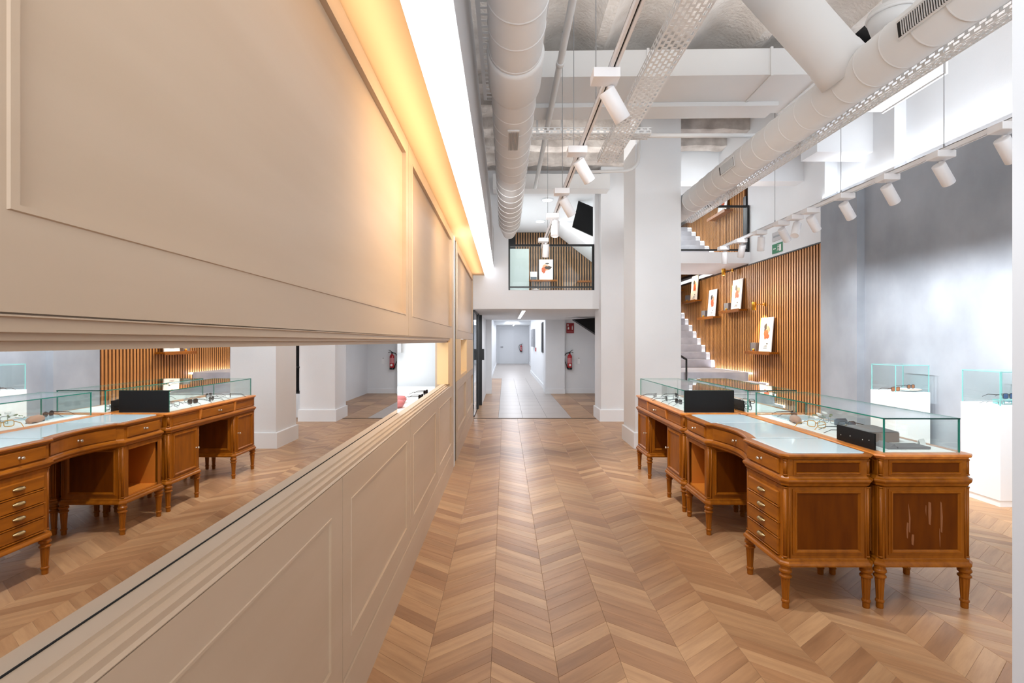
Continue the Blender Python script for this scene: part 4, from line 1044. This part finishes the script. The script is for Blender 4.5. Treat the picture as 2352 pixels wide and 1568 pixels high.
def shelf(label, x1, y0, y1, z, dp=0.16, group='small wooden wall shelves'):
    t = thing('wall_shelf', label, 'shelf', (x1, y0, z), 0, group)
    bx('shelf_board', 'oak_long', -dp, 0, 0, y1 - y0, 0, 0.035, parent=t, bevel=0.003)
    bx('shelf_lip', 'oak_long', -dp - 0.012, -dp - 0.001, 0, y1 - y0, -0.015, 0.045, parent=t, bevel=0.002)
def sbox(label, x, y, z, m='gray_board'):
    t = thing('display_box', label, 'box', (x, y, z), R(10))
    bx('box_body', m, -0.03, 0.05, 0, 0.15, 0, 0.16, parent=t, bevel=0.002)
    MB().lathe([(0.006, 0), (0.022, 0.02), (0.02, 0.045), (0.006, 0.05)], (-0.05, 0.03, 0.0), n=12).build('ornament', 'gold', t)
SX = 4.608
SH = [('lowest poster, on the shelf nearest the grey wall', 8.72, 1.20, 1), ('poster under the lit brass lamp, third from the right-hand end', 9.85, 2.00, 4), ('poster on the shelf beside the lit one, without a lamp', 11.05, 1.92, 7), ('poster high up left above the stairs, lit from above', 12.1, 2.36, 11), ('leftmost poster, cut by the pillar edge', 13.3, 2.72, 13)]
nm = ['nearest the grey wall', 'under the second poster', 'without a lamp', 'high above the stairs', 'at the pillar edge']
for i, (lb, y, z, sd) in enumerate(SH):
    shelf('wooden wall shelf ' + nm[i], SX, y - 0.12, y + 0.78, z - 0.055 + 0.02)
    poster(lb, SX - 0.07, y, z, seed=sd)
    if i < 4: sbox('small dark display box beside the poster ' + nm[i], SX - 0.07, y + 0.50, z)
shelf('upper wooden wall shelf behind the balcony railing', SX, 10.35, 11.25, 4.02)
poster('poster on the upper shelf behind the balcony, mostly cut off', SX - 0.07, 10.5, 4.055, h_=0.4, seed=21)
def brass_lamp(label, y, z, lit, e, ty, tz):
    t = thing('wall_lamp', label, 'wall lamp', (SX, y, z), 0, 'brass wall lamps above the shelves')
    MB().lathe([(0.03, 0), (0.03, -0.02)], (0, 0, 0.02), (1, 0, 0), 16).build('wall_plate', 'gold', t)
    MB().tube([(0, 0, 0.02), (-0.16, 0, 0.02)], 0.008, 8).build('arm', 'gold', t)
    MB().lathe([(0.035, 0.06), (0.037, 0.055), (0.037, -0.085), (0.033, -0.085), (0.033, -0.075)], (-0.19, 0, 0.0), n=20).build('shade', 'gold', t)
    MB().lathe([(0.031, -0.078), (0.031, -0.080)], (-0.19, 0, 0.0), n=16).build('bulb', 'lamp_glow', t)
    spot('shelf_lamp', (SX - 0.19, y, z - 0.10), (SX - 0.02, ty, tz), e, (1, 0.74, 0.42), 85, 0.6, 0.02)
brass_lamp('brass cylinder lamp over the lowest poster', 9.08, 2.02, True, 28, 9.1, 1.6)
brass_lamp('brass cylinder lamp above the second poster, just under the balcony slab', 10.35, 2.80, True, 28, 10.2, 2.3)
brass_lamp('brass lamp above the high poster over the stairs', 12.5, 3.15, True, 28, 12.3, 2.7)

# mezzanine opening: poster facing the aisle
t = thing('poster', 'poster facing the aisle on the mezzanine shelf, under the farthest spotlight', 'poster', (0.84, 12.62, 2.90))
bx('board', 'paper', 0, 0.34, 0, 0.012, 0, 0.50, parent=t)
for (pts, m, k) in ((blob(.17, .30, .09, .08, seed=2), 'skin_ink', 1), (blob(.12, .24, .05, .09, seed=4, am=.3), 'orange_ink', 2), (blob(.22, .30, .08, .045, seed=6, am=.3), 'dark_ink', 3), (blob(.20, .40, .05, .02, seed=8), 'dark_ink', 2)):
    lp = [(a, -0.0004 * k, b) for a, b in pts]; MB().rings([lp, [(p[0], p[1] - 0.0004, p[2]) for p in lp]]).build('print', m, t)
t = thing('wall_shelf', 'wooden shelf in the mezzanine opening', 'shelf', (0.56, 12.56, 2.86)); bx('shelf_board', 'oak_long', 0, 0.72, 0, 0.18, 0, 0.038, parent=t)
t = thing('wall_shelf', 'short wooden shelf at the right of the mezzanine opening', 'shelf', (1.78, 12.56, 2.84)); bx('shelf_board', 'oak_long', 0, 0.4, 0, 0.18, 0, 0.038, parent=t)
t = thing('small_sign', 'small white card sign on the mezzanine shelf', 'sign', (0.62, 12.62, 2.90)); bx('card', 'paper', 0, 0.17, 0, 0.01, 0, 0.20, parent=t); bx('print', 'slate', 0.01, 0.16, -0.0008, 0, 0.0, 0.07, parent=t)
spot('mezzanine_poster_lamp', (0.98, 12.3, 3.75), (0.98, 12.62, 3.1), 10, (1, 0.78, 0.5), 60, 0.6, 0.02)

# ---------------------------------------------------------------- safety things
def extinguisher(label, x, y, z0, s=1.0):
    t = thing('fire_extinguisher', label, 'extinguisher', (x, y, z0)); t.scale = (s, s, s)
    b = MB().lathe([(0.01, 0), (0.055, 0.004), (0.062, 0.02), (0.062, 0.34), (0.05, 0.375), (0.025, 0.40), (0.02, 0.42)], n=24).build('cylinder', 'red', t)
    MB().lathe([(0.0632, 0.0), (0.064, 0.01), (0.0635, 0.05)], n=24, cap0=False).build('base_ring', 'black_plastic', t)
    MB().lathe([(0.0626, 0.17), (0.0628, 0.171), (0.0628, 0.30), (0.0626, 0.301)], n=24, cap0=False, cap1=False).build('label_band', 'pink', b)
    MB().lathe([(0.03, 0), (0.03, 0.002)], (0, -0.062, 0.12), (0, -1, 0), 16).build('label_disc', 'paper', b)
    MB().lathe([(0.018, 0.42), (0.018, 0.46), (0.008, 0.47)], n=12).build('valve', 'black_plastic', t)
    MB().tube([(0.0, 0, 0.455), (0.05, -0.01, 0.46), (0.09, -0.015, 0.445)], 0.007, 8).build('lever', 'black_plastic', t)
    MB().tube([(0.0, 0, 0.46), (0.04, -0.01, 0.50), (0.085, -0.015, 0.515)], 0.007, 8).build('lever', 'black_plastic', t)
    MB().tube([(-0.01, 0, 0.445), (-0.09, -0.01, 0.43), (-0.145, -0.01, 0.35), (-0.13, -0.01, 0.22), (-0.08, -0.01, 0.10), (-0.07, -0.01, 0.03)], 0.012, 10).build('hose', 'black_plastic', t)
    bx('wall_bracket', 'gray_metal', -0.02, 0.02, 0.055, 0.09, 0.28, 0.33, parent=t)
extinguisher('red fire extinguisher with black hose on the recess wall, under the red sign', 1.71, 13.53, 0.64)
extinguisher('distant red fire extinguisher on the white wall at the far end of the corridor', 1.0, 31.78, 0.74)
t = thing('extinguisher_sign', 'red fire extinguisher sign with white pictograms on the recess wall', 'sign', (1.63, 13.60, 1.60))
bx('plate', 'sign_red', 0, 0.20, 0, 0.01, 0, 0.27, parent=t, bevel=0.001)
mb = MB(); mb.box(0.03, 0.055, -0.002, 0, 0.185, 0.24); mb.box(0.035, 0.075, -0.002, 0, 0.10, 0.15); mb.box(0.04, 0.07, -0.002, 0, 0.155, 0.168); mb.box(0.145, 0.165, -0.002, 0, 0.09, 0.18); mb.box(0.15, 0.16, -0.002, 0, 0.185, 0.20)
mb.build('pictogram', 'paper', t)
mb = MB()
for i in range(12): mb.box(0.015 + i * .014, 0.025 + i * .014, -0.002, 0, 0.03, 0.042)
mb.build('lettering', 'pink', t)
t = thing('wall_socket_plate', 'small white switch plate beside the extinguisher', 'switch', (1.92, 13.60, 0.78)); bx('plate', 'lacquer', 0, 0.08, 0, 0.01, 0, 0.18, parent=t, bevel=0.002); bx('button', 'gray_metal', 0.02, 0.06, -0.004, 0, 0.15, 0.165, parent=t)
t = thing('exit_sign', 'green emergency exit sign on the white wall above the slatted wall', 'sign', (4.60, 8.50, 2.88))
bx('plate', 'sign_green', 0, 0.012, 0, 0.32, 0, 0.16, parent=t, bevel=0.001)
mb = MB()
mb.box(-0.002, 0, 0.03, 0.09, 0.02, 0.13); mb.build('door_pictogram', 'paper', t)
mb = MB(); mb.lathe([(0.011, 0), (0.011, 0.002)], (0, 0.125, 0.125), (-1, 0, 0), 12)
for a, b in (((0.12, 0.11), (0.13, 0.07)), ((0.13, 0.07), (0.10, 0.05)), ((0.10, 0.05), (0.10, 0.03)), ((0.13, 0.07), (0.155, 0.03)), ((0.12, 0.105), (0.095, 0.09)), ((0.12, 0.105), (0.15, 0.095))):
    mb.tube([(-0.001, a[0], a[1]), (-0.001, b[0], b[1])], 0.0055, 6)
mb.build('running_figure', 'paper', t)
mb = MB()
for i in range(5): mb.box(-0.002, 0, 0.20 + i * .018, 0.21 + i * .018, 0.07, 0.09)
mb.build('lettering', 'paper', t)
t = thing('evacuation_notice', 'pale grey notice above the green exit sign', 'sign', (4.60, 8.50, 3.09)); bx('plate', 'cove_gray', 0, 0.012, 0, 0.32, 0, 0.15, parent=t); bx('print', 'gray_metal', -0.001, 0, 0.04, 0.28, 0.06, 0.09, parent=t)
t = thing('alarm_point', 'small red alarm point on the right corridor wall', 'alarm', (1.10, 18.5, 1.02)); bx('red_box', 'red', 0, 0.03, 0, 0.25, 0, 0.14, parent=t, bevel=0.004); bx('cover', 'paper', -0.006, 0, 0.05, 0.2, -0.09, -0.01, parent=t)
t = thing('wall_cabinet', 'grey cabinet mounted on the right corridor wall', 'cabinet', (1.03, 19.2, 1.18)); bx('cabinet_body', 'gray_metal', 0, 0.10, 0, 1.3, 0, 0.67, parent=t, bevel=0.01); bx('hinge_plate', 'black_metal', -0.003, 0, 0.05, 0.1, 0.3, 0.36, parent=t)
t = thing('wall_screen', 'narrow black-edged screen on the right corridor wall', 'screen', (1.10, 15.0, 1.05)); bx('frame', 'black_metal', 0, 0.03, 0, 0.55, 0, 0.90, parent=t); bx('display', 'black_panel', -0.003, 0, 0.02, 0.53, 0.03, 0.87, parent=t)
# black steel shelving between the pillars (seen in the mirror)
t = thing('black_shelving', 'black metal shelving standing between the two pillars', 'shelving', (2.4, 9.3, 0))
bx('back_panel', 'black_panel', 0, 0.33, 0.25, 0.28, 0.45, 2.4, parent=t)
for i in range(5): bx('shelf', 'black_metal', 0, 0.33, 0, 0.25, 0.45 + i * 0.45, 0.47 + i * 0.45, parent=t)
bx('plinth', 'white_smooth', 0, 0.33, 0.0, 0.28, 0, 0.43, parent=t)
# thin dark strip on the wall beside the farther plinth
struct(MB().box(4.590, 4.602, 5.93, 5.97, 0.30, 0.84).build('trim_3', 'gray_metal'))
